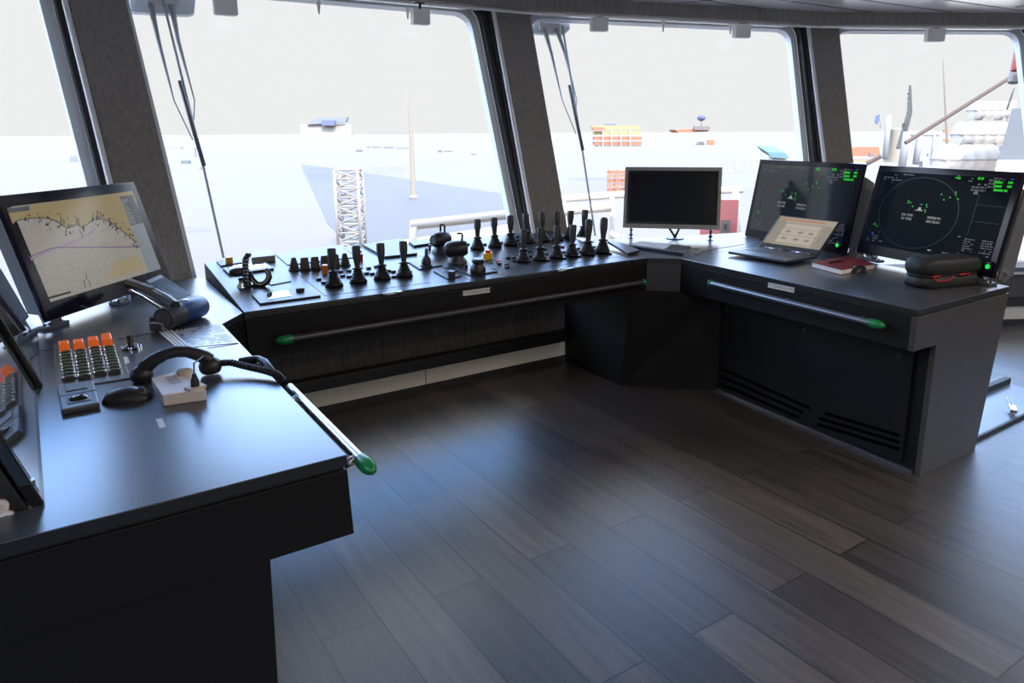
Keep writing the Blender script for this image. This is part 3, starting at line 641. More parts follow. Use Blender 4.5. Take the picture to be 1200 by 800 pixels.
for x, y in ((852, 362.5), (942, 387.5), (1053, 417)):
    P = Pl(x, y, fA+fl_*.015, fl_); Mx = fl_.to_track_quat('Z', 'Y').to_matrix()
    MB().lathe([(.014, -.002), (.014, .002), (.008, .003), (.008, .0008)], P, Mx, 14).build('door_lock', M_seam, dr)
for (xa, ya), (xb_, yb) in (((846, 432), (949, 478)), ((846, 441), (940, 483)), ((846, 450), (936, 489)), ((967, 484), (1054, 510)), ((960, 490), (1054, 518)), ((958, 497), (1054, 526))):
    a, b_ = Pl(xa, ya, fA+fl_*.0145, fl_), Pl(xb_, yb, fA+fl_*.0145, fl_)
    MB().prism([a-UP*.007, b_-UP*.007, b_+UP*.007, a+UP*.007], fl_*.002).build('vent_slot', M_slot, dr)
MB().hexa([fA+UP*.002, fB+UP*.002, fB+fl_*.02+UP*.002, fA+fl_*.02+UP*.002, fA+UP*.010, fB+UP*.010, fB+fl_*.02+UP*.010, fA+fl_*.02+UP*.010]).build('base_trim', M_rail, rc)
dlt = V((-.035, 0, 0)); rpx = lambda x, y: Pl(x, y, V((X0, Y0, .6))+dlt, V((-(Y1-Y0), X1-X0, 0)))
a, b_ = rpx(833, 332), rpx(1024, 379)
rail(rc, [a, b_], .0145, M_raild if 0 else mat('blue_grey_rail', (.16, .18, .21), .3, metal=.7), (a, a-b_, .012, .019), (b_, b_-a, .05, .019), [(a.lerp(b_, t), a.lerp(b_, t)+V((.05, 0, 0))) for t in (.08, .5, .92)])
fr = lambda x, y: Pl(x, y, V((X0-.001, Y0, .6)), V((-(Y1-Y0), X1-X0, 0)))
a, b_ = fr(900, 336.5), fr(930.5, 343); label(rc, a, b_, .0235, 'AFT CONSOLE SPC 2', nrm=(-1, .08, 0))
# ================================================================== THINGS ON THE CONSOLES
def frame_of(c, psi, tilt):
    n = V((math.cos(psi), math.sin(psi), 0)); u = V((-n.y, n.x, 0)); up = V((-n.x*math.sin(tilt), -n.y*math.sin(tilt), math.cos(tilt))); return u, up, u.cross(up)
class Screen:
    """a display: front slab, deep casing behind it, screen inset; knows its own plane"""
    def __init__(s, name, label, cat, c, psi, tilt, w, h, mar, m_bez, m_cas, m_scr, thick=.022, deep=.075, cas=(.94, .90), z0=None):
        s.c = V(c); s.u, s.up, s.n = frame_of(c, psi, tilt); s.w, s.h = w, h; s.root = thing(name, label, cat, V((s.c.x, s.c.y, H)))
        P = s.P
        MB().prism([P(-w/2, 0), P(w/2, 0), P(w/2, h), P(-w/2, h)], -s.n*thick).build('bezel', m_bez, s.root, bevel=.003)
        if deep:
            cw, chh = cas[0]*w/2, cas[1]*h; z = -thick
            MB().hexa([P(-cw, h*.04, z), P(cw, h*.04, z), P(cw*.98, h*.10, z-deep), P(-cw*.98, h*.10, z-deep), P(-cw, chh, z), P(cw, chh, z), P(cw*.98, chh*.95, z-deep), P(-cw*.98, chh*.95, z-deep)]).build('rear_casing', m_cas, s.root, bevel=.004)
        l, r_, b, t = mar
        s.rect = (-w/2+l, w/2-r_, b, h-t)
        a = s.rect; s.scr = MB().prism([P(a[0], a[2], .0004), P(a[1], a[2], .0004), P(a[1], a[3], .0004), P(a[0], a[3], .0004)], s.n*.0006).build('screen', m_scr, s.root)
    def P(s, x, y, off=0): return s.c+s.u*x+s.up*y+s.n*off
    def px(s, x, y, off=.0012): return Pl(x, y, s.c+s.n*off, s.n)
    def bi(s, fx, fy, off=.0012): a = s.rect; return s.P(a[0]+(a[1]-a[0])*fx, a[2]+(a[3]-a[2])*fy, off)
    def quad(s, mb, pts, mi=0, off=.0012): mb.poly([s.px(*p, off) for p in pts], mi)
    def bar(s, mb, fx, fy, fw, fh, mi=0, off=.0012): mb.poly([s.bi(fx, fy, off), s.bi(fx+fw, fy, off), s.bi(fx+fw, fy+fh, off), s.bi(fx, fy+fh, off)], mi)
    def brackets(s, m_, xs=(-.36, .36), base=.12):
        for x in xs:
            f = s.P(x*s.w, 0, -.03); g = V((f.x, f.y, H))
            o = MB().box(g+UP*.007-s.n*0, (base, .05, .014), rz=math.atan2(s.u.y, s.u.x)).build('foot', m_, s.root, bevel=.003)
            MB().hexa([g+s.u*a*.018+V((s.n.x, s.n.y, 0))*b_*.022 for a, b_ in ((-1, -1), (1, -1), (1, 1), (-1, 1))]+[s.P(x*s.w+a*.018, .06, -.045+b_*.018) for a, b_ in ((-1, -1), (1, -1), (1, 1), (-1, 1))]).build('bracket', m_, s.root, bevel=.003)
            MB().lathe([(.012, -.026), (.012, .026)], f+UP*.004, Matrix((s.u.orthogonal(), s.u.cross(s.u.orthogonal()), s.u)).transposed(), 12).build('hinge_pin', M_chrome, s.root)
            for k in (-1, 1): MB().lathe([(.005, 0), (.004, .008)], g+s.u*k*base*.38+UP*.013, seg=8).build('fixing_screw', M_blackp, o)
EM = .56
def lit(name, col, k=1.0, rough=.12): return mat(name, (.01, .01, .012), rough, emit=k*EM, ecol=lin(col), spec=.12)
# ---- chart display
E_land, E_sea, E_bar, E_barl = lit('chart_land', (162, 145, 105), .9), lit('chart_sea', (172, 166, 156), .85), lit('chart_sidebar', (84, 88, 92)), lit('chart_sidebar_light', (132, 140, 146))
E_coast, E_route, E_mark = lit('chart_coastline', (60, 64, 66), .6), lit('chart_route', (110, 70, 130)), lit('chart_sounding', (110, 108, 102), .7)
E_routel = lit('chart_route_band', (160, 140, 158), .9); E_dark = lit('chart_scale_bar', (60, 62, 40), .6); E_isl = lit('chart_land_pale', (172, 160, 126), .9)
s = Screen('chart_display', 'large tilted display showing a tan and grey nautical chart, left of the joystick console', 'monitor', (.213, 3.163, .768), R(-41.4), R(16.4), .714, .451, (.040, .045, .062, .042), M_bezel, M_casing, E_sea)
chart = s
b = MB(); land = [(8, 244), (155, 223.5), (160, 236)] + [(166, 262), (178, 300), (160, 285), (150, 276), (140, 268), (131, 262), (124, 258), (117, 256), (110, 257), (103, 262), (97, 266), (90, 263), (84, 266), (78, 267), (72, 263), (64, 258), (56, 256), (46, 255), (36, 255.5), (26, 257), (19, 259), (15, 263)]
s.quad(b, land, 0)
s.quad(b, [(128, 327), (124, 329), (123, 323), (131, 317), (133, 307), (140, 305), (158, 298), (163, 303), (172, 314), (150, 321)], 1)
s.bar(b, .87, .60, .13, .36, 2, .0016); s.bar(b, .87, 0, .13, .60, 3, .0016)
s.quad(b, [(8, 244.5), (34, 241), (35, 246.5), (10, 249.5)], 2, .0016)
coast = land[5:]
for i in range(len(coast)-1):
    (x0, y0), (x1, y1) = coast[i], coast[i+1]; L_ = math.hypot(x1-x0, y1-y0) or 1; dx, dy = -(y1-y0)/L_*.45, (x1-x0)/L_*.45
    s.quad(b, [(x0-dx, y0-dy), (x1-dx, y1-dy), (x1+dx, y1+dy), (x0+dx, y0+dy)], 4, .0015)
for i in range(150):    # broken inlets along the coast
    x = random.uniform(28, 165); k = min(range(len(coast)-1), key=lambda j: abs(coast[j][0]-x)); y = coast[k][1]+random.gauss(-2, 4); l = random.uniform(.8, 4)
    if x < 60: y += 2
    s.quad(b, [(x, y), (x+.7, y), (x+.7+random.uniform(-1.5, 1.5), y+l), (x+random.uniform(-1.5, 1.5), y+l)], 4, .0015)
for (x, y, l) in ((70, 250, 12), (73, 255, 9), (88, 252, 10), (91, 256, 8), (113, 246, 10), (117, 247, 8), (108, 251, 8), (100, 320, 8), (98, 328, 9), (104, 328, 8)): s.quad(b, [(x, y), (x+.8, y), (x+2.5, y+l), (x+1.6, y+l)], 4, .0015)
def band(pts, w, mi, off):
    for (x0, y0), (x1, y1) in zip(pts, pts[1:]):
        L_ = math.hypot(x1-x0, y1-y0); dx, dy = -(y1-y0)/L_*w, (x1-x0)/L_*w; s.quad(b, [(x0-dx, y0-dy), (x1-dx, y1-dy), (x1+dx, y1+dy), (x0+dx, y0+dy)], mi, off)
band([(36, 304), (60, 292), (75, 288), (100, 277), (112, 268)], 1.5, 6, .0014); band([(33, 301.5), (58, 291.5), (66, 290), (165, 289)], .5, 5, .0018)
for i in range(420):
    fx, fy = random.random(), random.random(); y = 256+fy*92; x = 14+fy*34+fx*(120-fy*10)
    if y > 300 and x > 125: continue
    l = random.uniform(.6, 1.8); s.quad(b, [(x, y), (x+l, y-.2), (x+l, y+.25), (x, y+.5)], 7, .0013)
for i in range(20):
    y = 234+i*1.45; x = 141+i*.62; l = random.uniform(4, 9); s.quad(b, [(x, y), (x+l, y-.8), (x+l+.2, y-.2), (x+.2, y+.6)], 8, .0018)
band([(54, 350), (83, 342)], 1.2, 9, .0018)
b.build('chart_image', [E_land, E_isl, E_bar, E_barl, E_coast, E_route, E_routel, E_mark, lit('chart_sidebar_text', (150, 150, 150)), E_dark], s.scr)
s.brackets(M_casing, (-.43,), .10); s.brackets(M_blackp, (.06,), .06)
q = s.P(.29, .025, .0008); MB().ball(q, (.006, .006, .003), zmin=0).build('power_lamp', lit('green_lamp', (40, 220, 80), 1.5), s.root)
# ---- two glossy displays along the left edge, facing the middle of the console
for nm, lab, y0, y1 in (('edge_display', 'nearest dark glossy display at the left picture edge, mirroring the orange buttons', 1.487, 2.205), ('edge_display', 'second dark glossy display at the left picture edge, beside the chart display', 2.232, 2.91)):
    w = y1-y0; s = Screen(nm, lab, 'monitor', (-.066+(y0+w/2-1.487)*.0105, y0+w/2, H+.002), R(.6), R(18.4), w, .44, (.014, .014, .02, .014), M_gloss, M_blackp, M_mirror, deep=.09)
    if y0 < 2:
        for k, (px_, py_) in enumerate(((1, 593), (8, 605.5))):
            P = Pl(px_, py_, V((0, y0-.004, 0)), (0, 1, 0)); Mx = V((0, -1, 0)).to_track_quat('Z', 'Y').to_matrix()
            MB().lathe([(.0125, -.01), (.0125, .006), (.006, .007), (.006, .003)], P, Mx, 16).build('white_stud', M_white, s.root)
        MB().hexa([(-.30, y0-.002, H), (-.085, y0-.002, H), (-.085, y0+.06, H), (-.30, y0+.06, H), (-.30, y0-.002, H+.20), (-.155, y0-.002, H+.20), (-.155, y0+.06, H+.20), (-.30, y0+.06, H+.20)]).build('side_bracket', M_blackp, s.root, bevel=.003)
        MB().tube([(-.078, y0+.01, H), (-.078, y0+.01, H+.05)], .010, 10).build('hinge_post', M_rail, s.root)
# ---- grey-framed display in the corner
s = Screen('corner_display', 'switched-off display with a grey frame in the corner, behind the keyboard', 'monitor', (3.291, 3.203, .806), R(-136.1), R(12.8), .595, .386, (.020, .020, .026, .024), M_greyframe, M_greyframe, M_gloss, thick=.03, deep=.04)
a = s.rect; MB().prism([s.P(a[0]+.018, a[2]+.016, .0012), s.P(a[1]-.02, a[2]+.016, .0012), s.P(a[1]-.02, a[3]-.018, .0012), s.P(a[0]+.018, a[3]-.018, .0012)], s.n*.0004).build('dark_panel', M_screenoff, s.scr)
q = s.P(s.w/2-.010, .20, .0005); MB().box(q, (.010, .003, .06), M=Matrix((s.u, -s.n, s.up)).transposed()).build('yellow_mark', mat('dull_yellow', lin((150, 135, 60)), .5), s.root)
st = [s.P(.015, .02, -.05), V((s.P(.03, 0, -.05).x, s.P(.03, 0, -.05).y, H+.012))]
MB().lathe([(.055, 0), (.055, .006), (.02, .010)], V((st[1].x, st[1].y, H)), seg=18).build('stand_foot', M_blackp, s.root)
for k in (-1, 1): MB().tube([st[1], s.P(.02+k*.045, .03, -.045)], .007, 8).build('stand_arm', M_blackp, s.root)
for k in (-1, 1):
    f = s.P(k*.245, 0, -.02); g = V((f.x, f.y, H)); MB().lathe([(.018, 0), (.018, .004), (.006, .006), (.006, .018), (.013, .02), (.013, .03), (.006, .032), (.006, .05), (.012, .052), (.012, .058), (.005, .06), (.005, f.z-H+.03)], g, seg=12).build('adjusting_screw', M_blackp, s.root)
# ---- radar displays
G_ = lit('radar_green', (40, 210, 40), 1.0); W_ = lit('radar_white', (190, 195, 195), .9); DG = lit('radar_grey', (110, 112, 120), .7); RG = lit('radar_ring', (40, 54, 50), .6); Y_ = lit('radar_yellow', (220, 180, 30)); BL = lit('radar_blue', (60, 90, 200), .8); MBg = lit('radar_mid_grey', (48, 54, 58), .6)
RS = mat('radar_screen', (.006, .008, .010), .06, emit=.9, ecol=lin((7, 12, 17)), spec=.008)
RS1 = mat('radar_screen_glossy', (.006, .008, .010), .08, emit=.9, ecol=lin((9, 16, 22)), spec=.5)
def radar(lab, c, psi, tilt, w_, h, scr):
    s = Screen('radar_display', lab, 'monitor', c, psi, tilt, w_, h, (.03, .03, .05, .03), M_bezel, M_casing, scr, deep=.06)
    m_ = [G_, W_, DG, RG, Y_, BL, MBg]; b = MB()
    asp = (s.rect[1]-s.rect[0])/(s.rect[3]-s.rect[2]); cx, cy, rr = .385, .495, .455
    def loop(mb, x, y, r, w, mi):
        n = 96
        for i in range(n):
            a0, a1 = 2*math.pi*i/n, 2*math.pi*(i+1)/n
            p = lambda a, q: s.bi(x+q*math.cos(a)*.69, y+q*math.sin(a))
            mb.poly([p(a0, r-w), p(a1, r-w), p(a1, r+w), p(a0, r+w)], mi)
    loop(b, cx, cy, rr, .0028, 3)
    rnd = random.Random(5)
    def words(x, y, w, rows, dy, mi, dens=.7, hh=.014):
        for r in range(rows):
            u = x
            while u < x+w:
                l = rnd.uniform(.008, .03)
                if rnd.random() < dens: s.bar(b, u, y-r*dy, min(l, x+w-u), hh, mi)
                u += l+.006
    words(.03, .955, .11, 1, .03, 2); words(.19, .965, .10, 1, .03, 2); words(.03, .915, .16, 2, .03, 2); words(.02, .83, .03, 4, .05, 6); words(.06, .85, .06, 1, .05, 6)
    words(.03, .18, .09, 5, .032, 2, .6); s.bar(b, .06, .13, .012, .04, 5); words(.14, .06, .04, 1, .1, 2); words(.24, .06, .03, 1, .1, 2)
    for x, y in ((.05, .27), (.07, .26), (.085, .25), (.06, .285)): s.bar(b, x, y, .008, .012, 0)
    for x, y in ((.29, .63), (.31, .61), (.29, .605), (.335, .565), (.40, .60), (.44, .605), (.445, .58), (.44, .535), (.445, .51), (.53, .75), (.56, .685), (.60, .72), (.63, .79), (.635, .765), (.66, .71)): s.bar(b, x, y, .010, .014, 0)
    for x, y, w in ((.60, .965, .02), (.615, .985, .012), (.63, .97, .01), (.62, .955, .02)): s.bar(b, x, y, w, .014, 0)
    s.bar(b, .375, .53, .05, .010, 1); s.bar(b, .39, .54, .02, .03, 1); s.bar(b, .36, .52, .07, .008, 2)
    # the block of green readings at the upper right
    words(.70, .965, .07, 1, .03, 2); words(.70, .935, .05, 1, .03, 2); words(.76, .965, .04, 1, .03, 0, 1, .03); words(.845, .985, .08, 1, .03, 2); words(.93, .975, .05, 1, .03, 2); s.bar(b, .975, .985, .02, .015, 5)
    for r in range(3): words(.84, .955-r*.038, .07, 1, .03, 2, .8, .022)
    for r, (x, w) in enumerate(((.875, .06), (.88, .055), (.885, .09))): s.bar(b, x, .935-r*.045, w*.55, .026, 0); words(x+w*.5, .935-r*.045, w*.5, 1, .03, 0, 1, .026)
    for r in range(2): s.bar(b, .965, .94-r*.045, .03, .026, 0)
    words(.735, .90, .10, 3, .035, 2, .8, .02); s.bar(b, .76, .79, .03, .035, 2)
    for (x0, y0, x1, y1) in ((.80, .80, .80, .30), (.80, .67, .99, .67), (.80, .475, .99, .475)):
        s.bar(b, x0, min(y0, y1), max(.0025, x1-x0), max(.003, abs(y1-y0)), 6)
    words(.74, .27, .02, 1, .1, 2); words(.79, .255, .07, 6, .028, 2, .7, .012); words(.91, .26, .08, 6, .028, 2, .7, .012)
    words(.55, .05, .03, 1, .1, 1); words(.66, .05, .06, 2, .03, 2); words(.83, .06, .12, 3, .03, 2, .6, .012)
    b.build('radar_picture', m_, s.scr)
    t = MB(); hh = .0165
    for txt, fx, fy in (('ON TIME', .315, .455), ('000050.9H', .53, .455), ('TX TIME', .315, .405), ('000128.2H', .53, .405)): t.text(txt, hh, s.bi(fx, fy, .0014), s.u, s.up)
    t.build('time_readout', W_, s.scr)
    MB().ball(s.bi(.775, .055), (.010, .010, .004), M=Matrix((s.u, s.up, s.n)).transposed(), zmin=0).build('warning_lamp', Y_, s.root)
    MB().ball(s.P(.345, .045), (.011, .011, .004), M=Matrix((s.u, s.up, s.n)).transposed(), zmin=0).build('power_lamp', lit('green_lamp', (40, 220, 80), 1.5), s.root)
    b = MB(); b.box(s.P(.345, .062, .001), (.02, .0008, .004), M=Matrix((s.u, -s.n, s.up)).transposed()); b.box(s.P(.33, .085, .001), (.012, .0008, .006), M=Matrix((s.u, -s.n, s.up)).transposed()); b.build('bezel_marks', DG, s.root)
    s.brackets(M_casing, (-.40, .40), .13)
    for k in (-1, 1):
        x = k*(w_/2+.002); a0, a1 = .0, h*.86
        MB().prism([s.P(x, a0, -.022), s.P(x, a1, -.022), s.P(x, a1-.02, -.085), s.P(x, .03, -.105), s.P(x, a0-.01, -.06)], s.u*k*.012).build('side_plate', M_casing, s.root, bevel=.002)
        MB().lathe([(.011, -.002), (.011, .014)], s.P(x+k*.010, .035, -.055), Matrix((s.n, s.up, s.u*k)).transposed(), 12).build('side_knob', M_chrome, s.root)
    return s
r1 = radar('radar display behind the open laptop', (3.695, 2.624, .741), R(168.5), R(9.9), .813, .492, RS1)
r2 = radar('radar display farthest right, behind the black case', (3.492, 1.774, .774), R(166.3), R(12.9), .76, .461, RS)
# ---- laptop
s = Screen('laptop', 'open black laptop showing a pale document page, in front of a radar display', 'laptop', (3.375, 2.411, H+.030), R(181.4), R(47.8), .369, .245, (.010, .010, .032, .010), M_blackp, M_blackp, lit('laptop_page', (196, 186, 170), .9), thick=.008, deep=0)
b = MB(); lp = [lit('laptop_orange', (196, 150, 118)), lit('laptop_side', (168, 158, 142)), lit('laptop_line', (110, 106, 98), .8), lit('laptop_card', (204, 194, 178))]
s.bar(b, .0, .88, .82, .07, 0); s.bar(b, 0, 0, .15, .88, 1); s.bar(b, .19, .07, .62, .70, 3); s.bar(b, .85, 0, .15, .8, 1)
for y in (.78, .60, .36, .07): s.bar(b, .18, y, .64, .008, 2, .0016)
for x in (.18, .82, .16): s.bar(b, x, .07, .006, .72, 2, .0016)
for x in (.26, .48, .66):
    for y in (.45, .20): s.bar(b, x, y, .09, .08, 1, .0016); s.bar(b, x+.01, y+.03, .06, .012, 2, .0018)
b.build('page_image', lp, s.scr)
bl, fl2, fr2, br2 = Zp(891, 289, H+.018), Zp(855.5, 298.5, H+.018), Zp(938.5, 311.5, H+.018), Zp(959, 302, H+.018)
fl2 = bl.copy(); 
bk = [s.P(-.1845, -.004, -.004), s.P(.1845, -.004, -.004)]; fwd = V((s.n.x, s.n.y, 0)).normalized()*.262
for p in bk: p.z = H+.012
Q = [bk[0], bk[1], bk[1]+fwd, bk[0]+fwd]
MB().prism(Q, UP*.014).build('keyboard_base', M_blackp, s.root, bevel=.003)
kb = [p+UP*.0142 for p in Q]; b = MB(); bi4 = lambda u, v: kb[0].lerp(kb[1], u).lerp(kb[3].lerp(kb[2], u), v)
for r in range(5):
    for k in range(14):
        u0, v0 = .05+.9*k/14, .10+.46*r/5; b.prism([bi4(u0, v0), bi4(u0+.055, v0), bi4(u0+.055, v0+.075), bi4(u0, v0+.075)], UP*.0018)
b.build('keys', M_dgrey, s.root)
MB().prism([bi4(.36, .64), bi4(.64, .64), bi4(.64, .92), bi4(.36, .92)], UP*.0004).build('touchpad', M_dgrey, s.root)
for u0 in (.12, .58): MB().tube([bi4(u0, .02)+UP*.003, bi4(u0+.30, .02)+UP*.003], .0028, 8).build('hinge', M_silver, s.root)
# ---- keyboard with touch pad in the corner
q = [Zp(*p, H+.019) for p in ((737, 287.5), (750, 283), (809.5, 289), (801, 296.5))]
kt = thing('keyboard', 'black keyboard with a built-in touch pad under the grey-framed display', 'keyboard', (q[0]+q[2])/2-UP*.019)
qb = [V((p.x, p.y, H)) for p in q]; MB().hexa(qb[::-1]+[p+UP*.004 for p in q[::-1]]).build('body', M_blackp, kt, bevel=.003)
b = MB(); b4 = lambda u, v: q[0].lerp(q[3], u).lerp(q[1].lerp(q[2], u), v)+UP*.0035
for r in range(5):
    for k in range(15):
        u0, v0 = .04+.62*k/15, .10+.8*r/5; b.prism([b4(u0, v0), b4(u0+.030, v0), b4(u0+.030, v0+.115), b4(u0, v0+.115)], UP*.003)
b.build('keys', mat('pale_grey_keys', lin((225, 226, 230)), .45), kt)
MB().prism([b4(.72, .12), b4(.96, .12), b4(.96, .88), b4(.72, .88)], UP*.0015).build('touchpad', M_plate, kt)
MB().tube([b4(1.0, .7), b4(1.08, .9)-UP*.01, b4(1.17, .95)-UP*.013, b4(1.22, .6)-UP*.013, b4(1.15, .3)-UP*.013], .0025, 6).build('cable', M_blackp, kt)
# ---- notebook, pen, mouse
q = [Zp(*p, H+.024) for p in ((951, 307.5), (995, 300.2), (1026, 309.5), (986, 316.5))]
nb = thing('notebook', 'maroon-covered notebook lying between laptop and black case', 'notebook', V((q[0].x, q[0].y, H)))
MB().prism([V((p.x, p.y, H)) for p in q], UP*.003).prism(q, UP*.003).build('cover', M_maroon, nb)
c_ = sum(q, V((0, 0, 0)))/4; MB().prism([V((*(p.lerp(c_, .02)).xy, H+.003)) for p in q], UP*.021).build('page_block', M_pages, nb)
a, b_ = Zp(971, 307.8, H+.031), Zp(988, 304.5, H+.031); tag(MB().tube([a, a.lerp(b_, .1), a.lerp(b_, .92), b_], [.001, .004, .0045, .002], 8).build('pen', M_blackp, loc=a), 'dark pen lying across the maroon notebook', 'pen')
def mouse(name, lab, P, ang, L_, W_, Hh, zb):
    M3 = Matrix.Rotation(ang, 3, 'Z'); t = thing(name, lab, 'mouse', P); b = MB(); n = 16; vs = []; fs = []
    prof = [(-.5, .62, .25), (-.44, .8, .62), (-.3, .95, .88), (-.1, 1, 1), (.12, .96, .95), (.3, .88, .74), (.43, .74, .45), (.5, .55, .2)]
    for x, wy, hz in prof:
        for k in range(n+1):
            a = math.pi*k/n; vs.append(P+M3@V((x*L_, math.cos(a)*wy*W_/2, zb+max(.0, math.sin(a))**.75*hz*Hh)))
    for i in range(len(prof)-1):
        for k in range(n): fs.append((i*(n+1)+k, i*(n+1)+k+1, (i+1)*(n+1)+k+1, (i+1)*(n+1)+k))
        fs.append((i*(n+1), (i+1)*(n+1), (i+1)*(n+1)+n, i*(n+1)+n))
    fs += [tuple(range(n+1)), tuple(range((len(prof)-1)*(n+1), len(prof)*(n+1)))[::-1]]
    b.add(vs, fs, 0, True); b.build('shell', M_blackp, t, sharp=60)
    MB().lathe([(.008, -.003), (.0085, 0), (.008, .003)], P+M3@V((.30*L_, 0, zb+.70*Hh)), M3@Matrix.Rotation(R(90), 3, 'X'), 12).build('scroll_wheel', M_casing, t)
    return t
A, B = Zp(126, 471, H), Zp(175, 467, H); mouse('mouse', 'black mouse lying left of the white telephone box', (A+B)/2+V((0, .008, 0)), math.atan2((B-A).y, (B-A).x), .112, .070, .034, .0005)
A, B = Zp(993, 320, H), Zp(1014, 315, H); mouse('mouse', 'dark mouse on the right console touching the maroon notebook corner', (A+B)/2+V((-.022, -.02, 0)), math.atan2((B-A).y, (B-A).x)+math.pi, .108, .062, .034, .0005)
# ---- hard-shell headset case
A, B = Zp(1055, 333, H), Zp(1146, 331, H)
cx, cy = 3.02, 1.50
q = [Zp(1058, 332, H), Zp(1087, 338, H), Zp(1143, 333, H)]
d = (q[2]-q[1]); d.z = 0; L_ = .335; dv = d.normalized(); nv = V((-dv.y, dv.x, 0)); cc = q[1]+dv*.125+nv*.048
hc = thing('headset_case', 'black hard-shell case with a red zip in front of the right radar display', 'case', V((cc.x, cc.y, H)))
def shell(z0, z1, grow, name, m_):
    n0 = 24; rings = []
    prof = [(0, .90), (.12, .97), (.35, 1.0), (.65, .99), (.85, .95), (1, .84)] if z1 > z0 else None
    for t, k in prof:
        rg = rrect(-L_/2*k, L_/2*k, -.073*k, .073*k, .050*k, 5); rings.append([V((cc.x, cc.y, H))+dv*x+nv*y+UP*(z0+(z1-z0)*t) for x, y in rg])
    n = len(rings[0]); vs = [p for r in rings for p in r]; fs = [tuple(range(n))[::-1], tuple(range((len(rings)-1)*n, len(rings)*n))]
    for i in range(len(rings)-1):
        for k in range(n): fs.append((i*n+k, i*n+(k+1) % n, (i+1)*n+(k+1) % n, (i+1)*n+k))
    return MB().add(vs, fs, 0, True).build(name, m_, hc, sharp=50)
shell(0, .052, 1, 'lower_shell', M_caseM); shell(.058, .124, 1, 'upper_shell', M_caseM)
rg = rrect(-L_/2*.93, L_/2*.93, -.067, .067, .046, 5); MB().prism([V((cc.x, cc.y, H+.051))+dv*x+nv*y for x, y in rg], UP*.008).build('zip_band', M_seam, hc)
for x0, x1 in ((-.13, -.09), (.015, .075)): MB().tube([V((cc.x, cc.y, H+.056))+dv*x0-nv*.0715, V((cc.x, cc.y, H+.057))+dv*x1-nv*.0715], .0035, 8).build('zip_tape', M_zip, hc)
pts = [V((cc.x, cc.y, H+.055))+dv*(-.075+.055*math.cos(a)+.0)-nv*(.075+.004*math.sin(a))-UP*(.020*math.sin(a)) for a in [math.pi*k/10 for k in range(11)]]
MB().tube(pts, .0028, 8).build('carry_loop', M_zip, hc)
# ---- telephone: white box, handset, cords
tq = [Zp(*p, H+.030) for p in ((190, 463), (241.7, 456), (217, 432.5), (177, 442))]
tb_ = thing('telephone_box', 'small white connection box with a plugged cord, under the telephone handset', 'telephone box', (tq[0]+tq[2])/2-UP*.030)
MB().prism([V((p.x, p.y, H)) for p in tq], UP*.030).build('housing', M_white, tb_, bevel=.003)
t4 = lambda u, v: tq[0].lerp(tq[1], u).lerp(tq[3].lerp(tq[2], u), v)
MB().prism([t4(.35, .45)+UP*.0002, t4(.62, .45)+UP*.0002, t4(.62, .85)+UP*.0002, t4(.35, .85)+UP*.0002], UP*.0006).build('printed_plate', mat('grey_print', lin((180, 168, 168)), .6), tb_)
P = t4(.88, .80); MB().lathe([(.020, 0), (.020, .010), (.014, .013)], P, seg=14).build('socket_boss', M_cream, tb_)
Pj = t4(.80, .10); MB().box(Pj+UP*.003, (.045, .03, .008), rz=.3).build('plug_bracket', M_cream, tb_, bevel=.001)
MB().lathe([(.0115, .005), (.0105, .020), (.006, .034), (.005, .040)], Pj, seg=12).build('cord_plug', M_blackp, tb_)
cz_ = Pj+UP*.042
hs_ = thing('telephone_handset', 'black telephone handset with a coiled cord lying across the white box', 'telephone handset', Zp(205, 440, H))
hl, hr = Zp(166, 435, H+.030), Zp(246, 425, H+.034)
dh = (hr-hl); dh.z = 0; dhn = dh.normalized(); hw = V((-dhn.y, dhn.x, 0))
path = [(0, .0, .019), (.07, .020, .021), (.2, .047, .0185), (.36, .066, .0165), (.52, .072, .016), (.68, .066, .0165), (.82, .048, .018), (.93, .030, .020), (1.0, .012, .020)]
base = hl.copy()
pts = [base+dh*t+UP*(z*.62+(hr.z-hl.z)*t) for t, z, r in path]
MB().tube(pts, [r for _, _, r in path], 14).build('handle', M_blackp, hs_, sharp=70)
for nm, c in (('earpiece', hl), ('mouthpiece', hr)):
    tilt = Matrix.Rotation(0, 3, 'X'); MB().lathe([(.010, -.021), (.025, -.019), (.030, -.010), (.031, .002), (.026, .014), (.014, .024), (.004, .027)], c-UP*.008, seg=20).build(nm, M_blackp, hs_)
c0 = hr+dhn*.022-UP*.004; ends = [c0, Zp(270, 424.5, H+.030), Zp(292, 430, H+.022), Zp(312, 434.5, H+.018), Zp(325, 438.5, H+.016), Zp(332, 446, H-.005)]
sp_ = []
for i in range(len(ends)-1):
    for k in range(12): sp_.append(ends[i].lerp(ends[i+1], k/12))
sp_.append(ends[-1])
MB().tube(sp_, [.0085+.0022*(i % 2) for i in range(len(sp_))], 10).build('coiled_cord', M_rubber, hs_)
MB().tube([hr-UP*.0+dhn*.005+hw*-.02, hr+V((-.02, -.03, .03)), cz_+V((.004, .01, .022)), cz_-UP*.004], .0022, 8).build('plug_cord', M_blackp, hs_)
MB().tube([Zp(281, 423, H+.006), Zp(292, 421.5, H+.010), Zp(303, 420.5, H+.012), Zp(311, 424, H+.012), Zp(318, 433, H+.006), Zp(324, 442, H-.012)], [.010, .011, .011, .010, .009, .009], 10).build('rail_end_bracket', M_blackp, lc)
